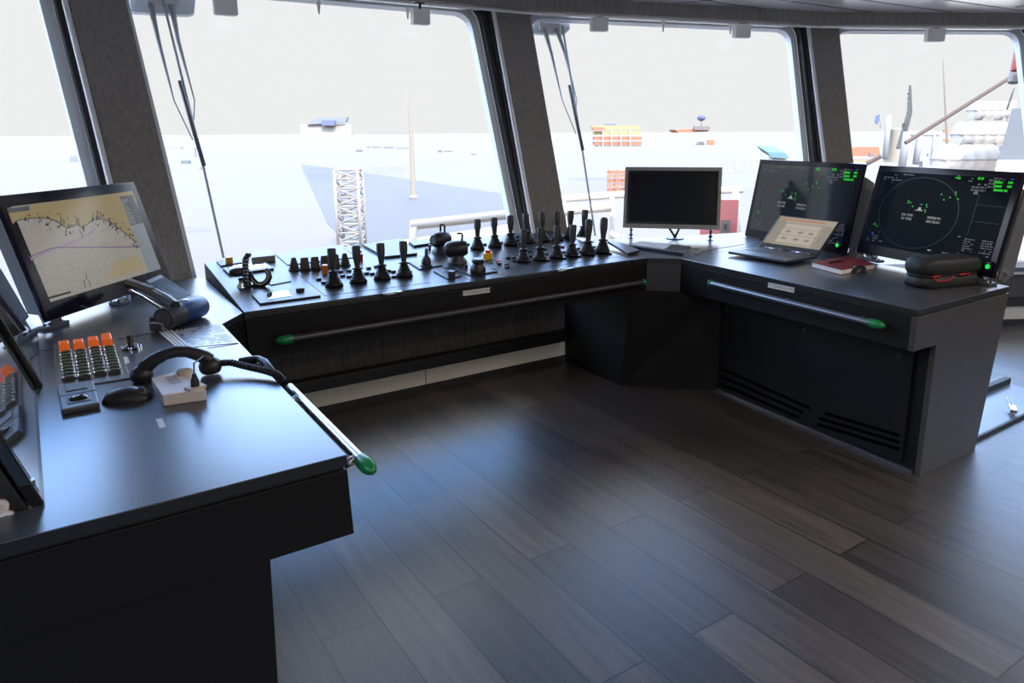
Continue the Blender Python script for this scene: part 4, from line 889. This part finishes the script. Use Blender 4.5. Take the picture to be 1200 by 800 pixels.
# ---- handheld terminal with blue roll end
za = H+.042; L0, R0_ = Zp(191, 374, za), Zp(236, 357.5, za); ax = (R0_-L0).normalized(); Mx = ax.to_track_quat('Z', 'Y').to_matrix(); Lr = (R0_-L0).length; rr = .040
rt = thing('handheld_terminal', 'portable terminal with a thick blue roller and dark screen in front of the chart display', 'terminal', (L0+R0_)/2-UP*.042)
mid = Lr*.40
MB().lathe([(rr*.94, 0), (rr, .005), (rr, mid)], L0, Mx, 24).build('dark_barrel', M_dgrey, rt)
MB().lathe([(rr*1.0, mid), (rr*1.03, mid+.004), (rr*1.03, Lr-.014), (rr*.93, Lr-.003), (rr*.7, Lr)], L0, Mx, 24).build('blue_barrel', M_blue, rt)
MB().lathe([(rr*.72, -.003), (rr*.74, .001)], L0, Mx, 20).lathe([(rr*.22, -.005), (rr*.26, -.001)], L0, Mx, 12).build('end_disc', M_casing, rt)
back = V((-ax.y, ax.x, 0)).normalized()
sl = [Zp(206, 354, H+.075), Zp(228, 347, H+.075), Zp(188, 321, H+.115), Zp(170, 329, H+.115)]
MB().prism(sl, V((0, 0, -.022))).build('body', M_casing, rt, bevel=.004)
b4b = lambda u, v, o=0: sl[0].lerp(sl[1], u).lerp(sl[3].lerp(sl[2], u), v)+UP*o
MB().prism([b4b(.08, .06, .0005), b4b(.94, .06, .0005), b4b(.94, .86, .0005), b4b(.08, .86, .0005)], UP*.001).build('screen', mat('matt_dark_glass', (.012, .012, .014), .4, spec=.03), rt)
hp = [Zp(205, 359, H+.078), Zp(195, 352, H+.092), Zp(180, 344, H+.105), Zp(165, 336.5, H+.108), Zp(151, 332, H+.104)]
MB().tube(hp, [.020, .023, .021, .019, .017], 14).build('grip_arm', M_blackp, rt, sharp=70)
q = [hp[2]+UP*.021, hp[3]+UP*.019, hp[4]+UP*.016]; e = back*0+ax*.011
MB().prism([q[0]-e, q[0]+e, q[2]+e, q[2]-e], UP*.003).build('grip_plate', mat('blue_grey_sheen', (.16, .19, .25), .25, metal=.5), rt)
MB().tube([Zp(196, 366, H+.012), Zp(168, 348, H+.045), Zp(152, 340, H+.085)], .005, 8).build('prop_wire', M_chrome, rt)
for c in (Zp(180, 378, H), Zp(224, 372, H), Zp(156, 349, H)): MB().lathe([(.016, 0), (.013, .012), (.012, .022)], c, seg=10).build('foot', M_dgrey, rt)
MB().box(L0-ax*.012+UP*-.022+back*.012, (.03, .05, .03), rz=math.atan2(ax.y, ax.x)).build('clamp', M_rail, rt, bevel=.003)
q = L0+ax*(mid+.012)+UP*(rr*1.0); MB().ball(L0+ax*(Lr*.55)+UP*rr*.98, (.026, .014, .006), M=Matrix.Rotation(math.atan2(ax.y, ax.x), 3, 'Z')).build('blue_button', M_rail, rt)
# ---- open hatch tray on the floor
hq = [Zp(1144.5, 514.5, .012), Zp(1222, 477, .012), Zp(1212, 482, .012), Zp(1156, 466, .012)]
hA, hB, hC, hD = V((3.47, 1.415, 0)), V((4.35, 1.42, 0)), V((4.42, 1.66, 0)), V((3.60, 1.66, 0))
ht = thing('floor_hatch', 'open floor hatch with a blue-grey cover plate right of the right console', 'hatch', (hA+hC)/2)
MB().prism([hA, hB, hC, hD], UP*.012).build('cover_plate', mat('blue_grey_plate', (.14, .16, .185), .38, metal=.5), ht)
MB().hexa([hD, hC, hC+V((0, .03, 0)), hD+V((0, .03, 0)), hD+UP*.045, hC+UP*.045, hC+V((0, .03, .045)), hD+V((0, .03, .045))]).hexa([hA-V((0, .012, 0)), hB-V((0, .012, 0)), hB, hA, hA+V((0, -.012, .018)), hB+V((0, -.012, .018)), hB+V((0, 0, .018)), hA+V((0, 0, .018))]).build('rim', M_seam, ht)
MB().box(Zp(1187, 479, .035), (.08, .03, .02), rz=.5).tube([Zp(1187, 479, .03), Zp(1187, 479, .03)+V((.06, .05, .03))], .008, 8).build('latch', M_silver, ht, bevel=.002)
# ================================================================== OUTSIDE
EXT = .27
def emat(name, c, k=1.0, noise=0.): return mat('outside_'+name, tuple(min(.95, v*EXT*k*w_) for v, w_ in zip(lin(c), (1.18, 1.0, .82))), .7, noise=noise, nscale=.4)  # outside colours lightened so that haze and glare are painted in
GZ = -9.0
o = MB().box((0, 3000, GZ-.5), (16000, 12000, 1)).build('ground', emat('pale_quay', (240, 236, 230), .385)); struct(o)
W1 = emat('white_paint', (244, 246, 250)); WB = emat('blue_white_paint', (214, 224, 236)); WR = emat('raft_white', (236, 242, 250), 1.5); WN = emat('shade_lifted_white', (242, 245, 250), 2.4); WM = emat('shade_lifted_rail_white', (236, 242, 250), 2.1); GY = emat('shadow_grey', (186, 194, 204), .36, noise=.06)  # near rail and bulwark whites brightened in colour to offset the roof's shade
gp = lambda x, y, z=GZ: Zp(x, y, z)
tag(MB().prism([gp(*p) for p in ((352, 192), (480, 210), (640, 235), (640, 300), (420, 300), (384, 262), (372, 236))], UP*.03).build('quay_shadow', GY, loc=gp(480, 250)), 'grey shadow painted on the quay seen through the large left window', 'shadow_patch')  # a cast shadow on the quay, painted as a thin grey sheet
# lattice mast
def lattice(name, lab, base, w, h, rows, m_, r=.05, taper=1.0):
    b = MB(); rt = F0.cross(UP).normalized(); fw = V((F0.x, F0.y, 0)).normalized()
    cs = [(-1, -1), (1, -1), (1, 1), (-1, 1)]; P = lambda c, z: base+(rt*c[0]+fw*c[1])*w/2*(1+(taper-1)*z/h)+UP*z
    t = thing(name, lab, 'mast', base)
    for c in cs: MB().tube([P(c, 0), P(c, h)], r, 6).build('corner_post', m_, t)
    for i in range(rows):
        z0, z1 = h*i/rows, h*(i+1)/rows
        for k in range(4):
            a, c = cs[k], cs[(k+1) % 4]; b.tube([P(a, z0), P(c, z1)] if i % 2 else [P(c, z0), P(a, z1)], r*.6, 5); b.tube([P(a, z1), P(c, z1)], r*.6, 5)
    b.build('lattice_bracing', m_, t); return t
B = gp(413, 292)+UP*.04; dist = (B-O).dot(F0); lattice('lattice_mast', 'white lattice mast in front of the painted quay shadow in the large left window', B, 26*dist/FPX, 92*dist/FPX, 9, W1, .14)
a, b_ = gp(484.5, 232)+UP*.04, None; d = (a-O).dot(F0); hgt = 122*d/FPX
t = thing('light_pole', 'tall pale slender pole standing on the quay right of the lattice mast', 'pole', a)
MB().tube([a, a+UP*hgt*.55, a+UP*hgt], [.42, .36, .12], 10).build('shaft', emat('cream', (232, 226, 214)), t)
MB().lathe([(.7, 0), (.7, .3), (.45, .4)], a, seg=12).build('foot_plate', W1, t)
# the ship's own bulwark and rails just outside
def tube_thing(name, lab, cat, pts, r, posts, m_, gm=None):
    t = thing(name, lab, cat, pts[0]); MB().tube(pts, r, 10).build('top_tube', m_, t)
    for p, q in posts: MB().tube([p, q], r*.9, 8).build('post', m_, t)
    return t
dd = 6.2
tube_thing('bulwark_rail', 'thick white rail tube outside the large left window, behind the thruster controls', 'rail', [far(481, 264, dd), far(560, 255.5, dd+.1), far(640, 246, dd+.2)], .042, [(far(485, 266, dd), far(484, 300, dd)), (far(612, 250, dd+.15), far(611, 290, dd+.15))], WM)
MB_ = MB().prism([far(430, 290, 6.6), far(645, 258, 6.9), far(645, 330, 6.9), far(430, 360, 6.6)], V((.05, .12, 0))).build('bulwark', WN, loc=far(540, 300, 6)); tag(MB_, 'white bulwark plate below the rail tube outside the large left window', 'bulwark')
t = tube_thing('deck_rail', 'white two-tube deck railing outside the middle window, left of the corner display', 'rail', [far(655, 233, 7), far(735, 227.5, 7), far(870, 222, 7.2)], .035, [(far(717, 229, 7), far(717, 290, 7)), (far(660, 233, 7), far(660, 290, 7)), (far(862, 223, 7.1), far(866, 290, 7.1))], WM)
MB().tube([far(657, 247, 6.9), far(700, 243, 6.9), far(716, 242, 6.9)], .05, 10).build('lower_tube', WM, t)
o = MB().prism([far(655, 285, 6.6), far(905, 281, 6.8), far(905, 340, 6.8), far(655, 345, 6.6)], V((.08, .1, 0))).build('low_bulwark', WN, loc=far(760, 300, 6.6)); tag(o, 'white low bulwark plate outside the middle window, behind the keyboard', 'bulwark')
RD = emat('shade_lifted_red', (226, 140, 146), 4.2)  # red made paler and brighter in colour because the board stands in shade
q = [far(820, 281, 6), far(863, 281, 6), far(866, 234, 6), (far(822, 234, 6))]
t = thing('red_board', 'pale red board with a white square outside, right of the corner display', 'board', q[0]); MB().prism(q, V((.02, .03, 0))).build('panel', RD, t)
MB().prism([far(844, 273, 5.97), far(855, 273, 5.97), far(856, 258, 5.97), far(845, 258, 5.97)], V((.005, .007, 0))).build('white_square', W1, t)
MB().prism([far(848, 269.5, 5.96), far(852, 269.5, 5.96), far(852.5, 262.5, 5.96), far(848.5, 262.5, 5.96)], V((.003, .004, 0))).build('dark_mark', emat('grey_mark', (170, 160, 160)), t)
OR, ORL, YL = emat('orange', (252, 160, 120)), emat('pale_orange', (250, 205, 175)), emat('pale_yellow', (252, 232, 160))
def ebox(x0, y0, x1, y1, dist, deep=.4):
    a, b_, c, d = far(x0, y1, dist), far(x1, y1, dist), far(x1, y0, dist), far(x0, y0, dist); w = (b_-a).length*deep; n = V((F0.x, F0.y, 0)).normalized()*max(w, .05); return MB().prism([a, b_, c, d], n)
t = thing('crate_stack', 'orange slatted crate stack outside, just left of the corner display', 'crate', far(725, 232, 40))
for i in range(6): ebox(713, 200+i*5.3, 740, 203.6+i*5.3, 40).build('slat_tier', OR if i % 2 == 0 else ORL, t)
for x in (714, 723, 732): ebox(x, 199, x+1.6, 232, 39.6, .2).build('upright', OR, t)
t = thing('accommodation_vessel', 'moored orange and yellow vessel block with rows of decks in the middle window', 'ship', far(722, 172, 150))
ebox(694, 147.5, 750, 152, 150).build('upper_deck', YL, t)
for i, m_ in enumerate((YL, OR, OR)): ebox(697, 154+i*6, 752, 158+i*6, 150).build('deck_tier', m_, t)
for x in (706, 716, 727, 738): ebox(x, 150, x+1.3, 172, 149, .3).build('divider', W1, t)
ebox(700, 170.5, 752, 172, 149.5).build('waterline_band', emat('grey_band', (190, 196, 196)), t)
ebox(695, 149, 708, 153, 149).build('bow_flare', OR, t)
ebox(709, 144.5, 722, 147.5, 150).build('wheelhouse', emat('grey_blue', (165, 185, 205)), t)
t = thing('workboat', 'small orange workboat with a blue round top far outside, above the corner display', 'boat', far(812, 154, 160))
MB().prism([far(791, 152, 160), far(830, 150, 160), far(830, 154, 160), far(795, 155.5, 160)], V((2, 4, 0))).build('hull', OR, t)
MB().ball(far(822, 138, 160), (.95, .95, .7)).build('round_top', emat('soft_blue', (140, 160, 225)), t); MB().tube([far(822, 141, 160), far(822, 151, 160)], .12, 6).build('mast_post', emat('grey_blue', (165, 185, 205)), t)
ebox(814, 148, 832, 152.5, 159).build('deckhouse', emat('grey_mark', (170, 170, 176)), t)
t = thing('container', 'little dark-and-orange container group on the quay above the corner display', 'container', far(828, 170, 150)); ebox(829, 164, 837, 170, 150).build('orange_side', OR, t); MB().prism([far(816, 170, 150), far(826, 170, 150), far(825, 166, 150), far(820, 166, 150)], V((.5, 1, 0))).build('dark_side', emat('grey_green', (130, 140, 140)), t)
t = thing('blue_shed', 'small pale blue shed roof far outside above the left radar display', 'shed', far(912, 182, 120)); MB().prism([far(904, 184.5, 120), far(926, 186, 120), far(920, 179, 120), far(899, 178, 120)], V((1, 3, 1))).build('roof', emat('sky_blue', (130, 190, 222)), t); ebox(904, 184, 926, 190, 121).build('wall', W1, t)
t = thing('white_fence', 'pale slatted fence on the quay right of the corner display', 'fence', far(865, 205, 60)); ebox(846, 203.5, 885, 205.5, 60, .02).build('rail', WB, t)
for i in range(13): ebox(846+i*3.1, 187+(i > 7)*-1, 847.4+i*3.1, 204, 60, .5).build('slat', WB, t)
t = thing('blue_hull', 'distant pale blue ship side at the left of the lattice mast', 'ship', far(385, 142, 200)); MB().prism([far(360, 146, 200), far(405, 143, 200), far(407, 137, 200), far(372, 138, 200)], V((2, 4, 0))).build('hull', emat('soft_blue2', (180, 200, 235)), t); ebox(377, 141, 392, 147, 199).build('lower_band', emat('soft_blue', (140, 160, 225)), t); ebox(352, 145.5, 412, 161, 201, .1).build('pale_quay_wall', emat('quay_wall', (240, 238, 236), 1.0), t)
for (x0, y0, x1, y1), w_ in (((513, 176, 518, 178.5), 'leftmost'), ((520, 176.5, 530, 178), 'middle'), ((552, 180, 558, 181.5), 'rightmost')):
    b_ = far((x0+x1)/2, y1, 220); o = ebox(x0, y0, x1, y1, 220).build('quay_shed', emat('grey_mark', (170, 170, 176)), loc=b_); tag(o, w_+' of three tiny grey sheds on the far quay right of the pale pole', 'shed', 'tiny sheds on the far quay')
t = thing('quay_line', 'thin grey row of quay kerb blocks left of the pale pole', 'kerb', far(450, 172, 210))
for (x0, y0, x1, y1) in ((430, 171.5, 434, 173), (436, 171.8, 446, 173.4), (449, 172, 460, 174), (463, 173, 478, 174.2), (433, 156, 478, 156.7), (417, 175.5, 424, 178)): ebox(x0, y0, x1, y1, 210).build('kerb_block', emat('blue_grey', (168, 184, 196)), t)
t = thing('deck_machinery', 'pale green-grey winch housing seen left of the left wiper blade', 'winch', far(218, 192, 70)); ebox(212, 188, 222, 192, 70).build('dark_housing', emat('teal_grey', (150, 176, 180)), t); ebox(193, 172, 212, 174.5, 71).build('top_beam', emat('pale_grey', (214, 212, 214)), t); ebox(199, 195.5, 234, 199, 70).build('base_frame', WB, t); ebox(214, 173, 228, 184, 70.5).build('cabinet', WB, t)
t = thing('signal_tower', 'slim banded tower at the right edge of the leftmost window', 'tower', far(100, 206, 60)); 
for i, (c, y0, y1) in enumerate((((180, 190, 200), 162, 166), ((120, 150, 150), 170, 181), ((200, 195, 175), 187, 204))): ebox(94+i*3, y0, 99+i*3, y1, 60).build('band', emat('band%d' % i, c), t)
MB().tube([far(89.5, 158, 60), far(97, 206, 60)], .05, 6).build('pole', emat('grey_mark', (170, 170, 176)), t)
ebox(82, 183, 95, 190, 62).build('platform', emat('soft_blue2', (180, 200, 235)), t)
# right window: rafts, boom, mast, silo, ship
def raft(cx, cy, L_, r, dist, lab):
    c = far(cx, cy, dist); s = dist/FPX; ax = F0.cross(UP).normalized(); Mx = ax.to_track_quat('Z', 'Y').to_matrix(); L_ *= s; r *= s
    t = thing('liferaft_canister', lab, 'liferaft canister', c-UP*r, 'white liferaft canisters in the right window'); prof = [(r*.3, -L_/2), (r*.82, -L_*.47)]
    for i in range(5):
        z = -L_*.42+L_*.84*i/4; prof += [(r*.97, z-L_*.05), (r*1.02, z-L_*.035), (r*1.02, z+L_*.035), (r*.97, z+L_*.05)]
    prof += [(r*.82, L_*.47), (r*.3, L_/2)]
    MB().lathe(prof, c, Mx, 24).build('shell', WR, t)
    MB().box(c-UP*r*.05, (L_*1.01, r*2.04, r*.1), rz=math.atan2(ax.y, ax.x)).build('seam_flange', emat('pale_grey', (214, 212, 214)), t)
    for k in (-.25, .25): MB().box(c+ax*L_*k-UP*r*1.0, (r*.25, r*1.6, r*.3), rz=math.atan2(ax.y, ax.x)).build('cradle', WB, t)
raft(1161, 129, 46, 10, 15, 'topmost white liferaft canister of the stack at the right edge'); raft(1149, 157, 58, 13.5, 14.5, 'middle white liferaft canister of the stack at the right edge')
raft(1131, 186, 66, 16, 14, 'lowest white liferaft canister of the stack, just above the right radar display')
t = thing('raft_rack', 'pale steel rack posts carrying the liferaft canisters', 'rack', far(1185, 200, 14.6))
for p, q in (((1189, 118), (1165, 206)), ((1130, 172), (1124, 206))): MB().tube([far(*p, 14.9), far(*q, 14.9)], .05, 8).build('rack_post', WB, t)
t = thing('boom', 'brown slanting boom across the right window', 'boom', far(1062, 167, 11)); MB().tube([far(1061, 167.5, 11), far(1182, 92, 11)], .030, 10).build('spar', emat('brown', (150, 128, 118), .8), t); MB().tube([far(1032, 183, 11.05), far(1016, 191.5, 11.1)], .035, 10).build('heel', emat('brown', (150, 128, 118), .8), t)
def wedge(pts, k): q = [V(p_) for p_ in pts]; return MB().hexa(q+[O+(p_-O)*k for p_ in q])
t = thing('grey_funnel', 'blue-grey funnel block at the right edge beside the liferaft canisters', 'funnel', far(1190, 187, 12.5)); wedge([far(1170, 187, 12.5), far(1240, 187, 12.5), far(1240, 127, 12.5), far(1186, 127, 12.5)], 1.06).build('upper_block', emat('funnel_grey', (146, 160, 178), 1.0), t); wedge([far(1163, 215, 12.4), far(1240, 215, 12.4), far(1240, 187.5, 12.4), far(1169, 187.5, 12.4)], 1.06).build('lower_block', WN, t)
t = thing('smoke_float', 'red and grey marker tube mounted at the top right window corner', 'marker', far(1189, 98, 6)); MB().tube([far(1187, 97, 6), far(1196, 51, 6)], .040, 12).build('grey_holder', WB, t); MB().tube([far(1188.5, 83, 5.93), far(1194.5, 55, 5.93)], .024, 12).build('red_tube', emat('signal_red', (240, 96, 80)), t); MB().tube([far(1190, 98, 6.1), far(1180, 128, 6.1)], .008, 6).build('bracket', WB, t)
t = thing('crane_mast', 'dark lattice crane mast leaning in the right window', 'crane', far(1054, 176, 70))
cr_ = emat('crane_grey', (120, 128, 130))
for dx in (-2.2, 2.2): MB().tube([far(1054+dx, 174, 70), far(1066+dx*.8, 132, 70), far(1066.5+dx*.3, 100, 70)], [.17, .12, .05], 6).build('boom_chord', cr_, t)
b = MB()
for i in range(12):
    y = 172-i*5.6; x = 1054+(174-y)*.27 if y > 132 else 1066; b.tube([far(x-2.4, y, 70), far(x+2.4, y-4.5, 70)], .07, 5)
b.build('lattice_bracing', cr_, t); MB().box(far(1060, 150, 70), (.35, .35, .9)).build('winch_house', cr_, t)
t = thing('thin_mast', 'thin distant orange-footed mast right of the crane in the right window', 'mast', far(1111, 168, 90)); MB().tube([far(1110, 168, 90), far(1107, 110, 90), far(1105, 69, 90)], [.16, .1, .04], 6).build('spire', emat('pale_brown', (190, 176, 160)), t); ebox(1107, 152, 1116, 155.5, 90).build('platform', emat('pale_orange2', (246, 200, 150)), t); ebox(1107, 163, 1115, 166, 90).build('lower_platform', emat('pale_orange2', (246, 200, 150)), t)
t = thing('silo', 'pale beige silo behind the crane mast in the right window', 'silo', far(1050, 190, 85)); P = far(1048, 190, 85); MB().lathe([(1.25, 0), (.95, 1.5), (.75, 3.8), (.55, 3.95)], P, seg=20).build('tank', emat('beige', (222, 220, 208)), t)
MB().tube([far(1037, 186, 84), far(1042, 135, 84)], .32, 8).build('side_pipe', WB, t)
t = thing('flag', 'small blue flag fluttering in the right window', 'flag', far(1027, 146, 60)); MB().prism([far(1025, 143, 60), far(1028, 146, 60), far(1031, 141, 60), far(1031, 134, 60), far(1027, 135.5, 60)], V((.02, .05, 0))).build('cloth', emat('flag_blue', (120, 150, 230)), t); MB().tube([far(1031.5, 150, 60), far(1031.5, 133, 60)], .03, 6).build('staff', WB, t)
t = thing('orange_ship', 'low orange ship behind the right pillar in the right window', 'ship', far(1012, 190, 110)); MB().prism([far(990, 183, 110), far(1032, 183, 110), far(1030, 172, 110), far(1003, 172, 110), far(996, 177, 110)], V((1, 3, 0))).build('hull', OR, t); ebox(990, 187, 1030, 190, 109).build('lower_band', ORL, t); ebox(1019, 179, 1024.5, 184, 108.5).build('dark_door', emat('grey_mark', (170, 170, 176)), t)
t = thing('gantry', 'pale blue steel gantry between silo and liferafts in the right window', 'gantry', far(1075, 195, 30)); MB().tube([far(1057, 195, 30), far(1063, 155, 30)], .16, 8).build('leg', WB, t); MB().tube([far(1073, 192, 30), far(1078, 157, 30)], .13, 8).build('leg', WB, t); MB().tube([far(1062, 158, 30), far(1100, 158, 30)], .05, 8).build('cross_beam', WB, t); MB().tube([far(1092, 192, 30), far(1095, 157, 30)], .07, 8).build('leg', WB, t); ebox(1081, 189, 1101, 196, 30).build('deck_box', WB, t); ebox(1088, 180, 1098, 183, 30).build('lamp_box', WB, t)
tube_thing('side_rail', 'thick white side rails outside, right of the right radar display', 'rail', [far(1206, 196, 8), far(1200, 250, 8), far(1184, 322, 8)], .075, [(far(1175, 262, 8), far(1215, 250, 8)), (far(1166, 300, 8), far(1212, 311, 8))], WM)

q = [far(1085, 205, 16), far(1085, 205, 12), far(1330, 205, 12), far(1330, 205, 16)]
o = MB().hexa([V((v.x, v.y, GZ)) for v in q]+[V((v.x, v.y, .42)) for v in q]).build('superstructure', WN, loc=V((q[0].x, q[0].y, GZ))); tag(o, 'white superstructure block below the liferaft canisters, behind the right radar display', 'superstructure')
FILL_POWER = 12  # strength of the added interior fill lights
# ================================================================== LIGHT
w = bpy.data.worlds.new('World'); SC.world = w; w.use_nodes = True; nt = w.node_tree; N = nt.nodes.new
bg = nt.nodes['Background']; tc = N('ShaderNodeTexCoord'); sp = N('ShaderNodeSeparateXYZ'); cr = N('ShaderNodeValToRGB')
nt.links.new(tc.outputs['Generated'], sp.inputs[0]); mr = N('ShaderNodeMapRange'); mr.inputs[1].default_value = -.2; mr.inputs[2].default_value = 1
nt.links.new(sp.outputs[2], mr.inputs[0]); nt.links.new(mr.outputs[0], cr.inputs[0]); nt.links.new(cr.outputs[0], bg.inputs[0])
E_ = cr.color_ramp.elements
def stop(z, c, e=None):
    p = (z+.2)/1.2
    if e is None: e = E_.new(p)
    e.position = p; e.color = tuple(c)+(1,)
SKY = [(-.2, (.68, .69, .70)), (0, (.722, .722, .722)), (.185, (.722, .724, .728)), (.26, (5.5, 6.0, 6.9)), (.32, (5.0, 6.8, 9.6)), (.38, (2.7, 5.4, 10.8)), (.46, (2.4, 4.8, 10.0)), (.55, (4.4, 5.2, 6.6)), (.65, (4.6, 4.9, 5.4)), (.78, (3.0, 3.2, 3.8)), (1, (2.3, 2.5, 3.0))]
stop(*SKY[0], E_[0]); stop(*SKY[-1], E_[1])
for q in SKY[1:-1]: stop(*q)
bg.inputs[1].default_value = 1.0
sd = bpy.data.lights.new('sun', 'SUN'); so = bpy.data.objects.new('sun', sd); COL.objects.link(so)
sd.energy = 5.0; sd.angle = R(.6); sd.color = (1, .92, .80)
so.rotation_euler = (V((.25, 1.0, -1.05))).to_track_quat('-Z', 'Y').to_euler()
SC.view_settings.view_transform = 'Standard'; SC.view_settings.look = 'None'; SC.view_settings.gamma = 1; SC.view_settings.use_curve_mapping = False
SC.view_settings.exposure = .36
SC.cycles.use_denoising = True
SC.cycles.max_bounces = 8; SC.cycles.transparent_max_bounces = 16
SC.cycles.sample_clamp_indirect = 6

for x, y in ((.6, -1.2), (2.6, -1.4), (4.6, -1.2), (1.8, .6), (3.9, .5)):   # added warm fill lights under the ceiling, out of view
    ld = bpy.data.lights.new('fill_light', 'AREA'); lo = bpy.data.objects.new('fill_light', ld); COL.objects.link(lo)
    ld.shape = 'DISK'; ld.size = .3; ld.energy = FILL_POWER; ld.color = (1, .86, .74); lo.location = (x, y, cz-.02)
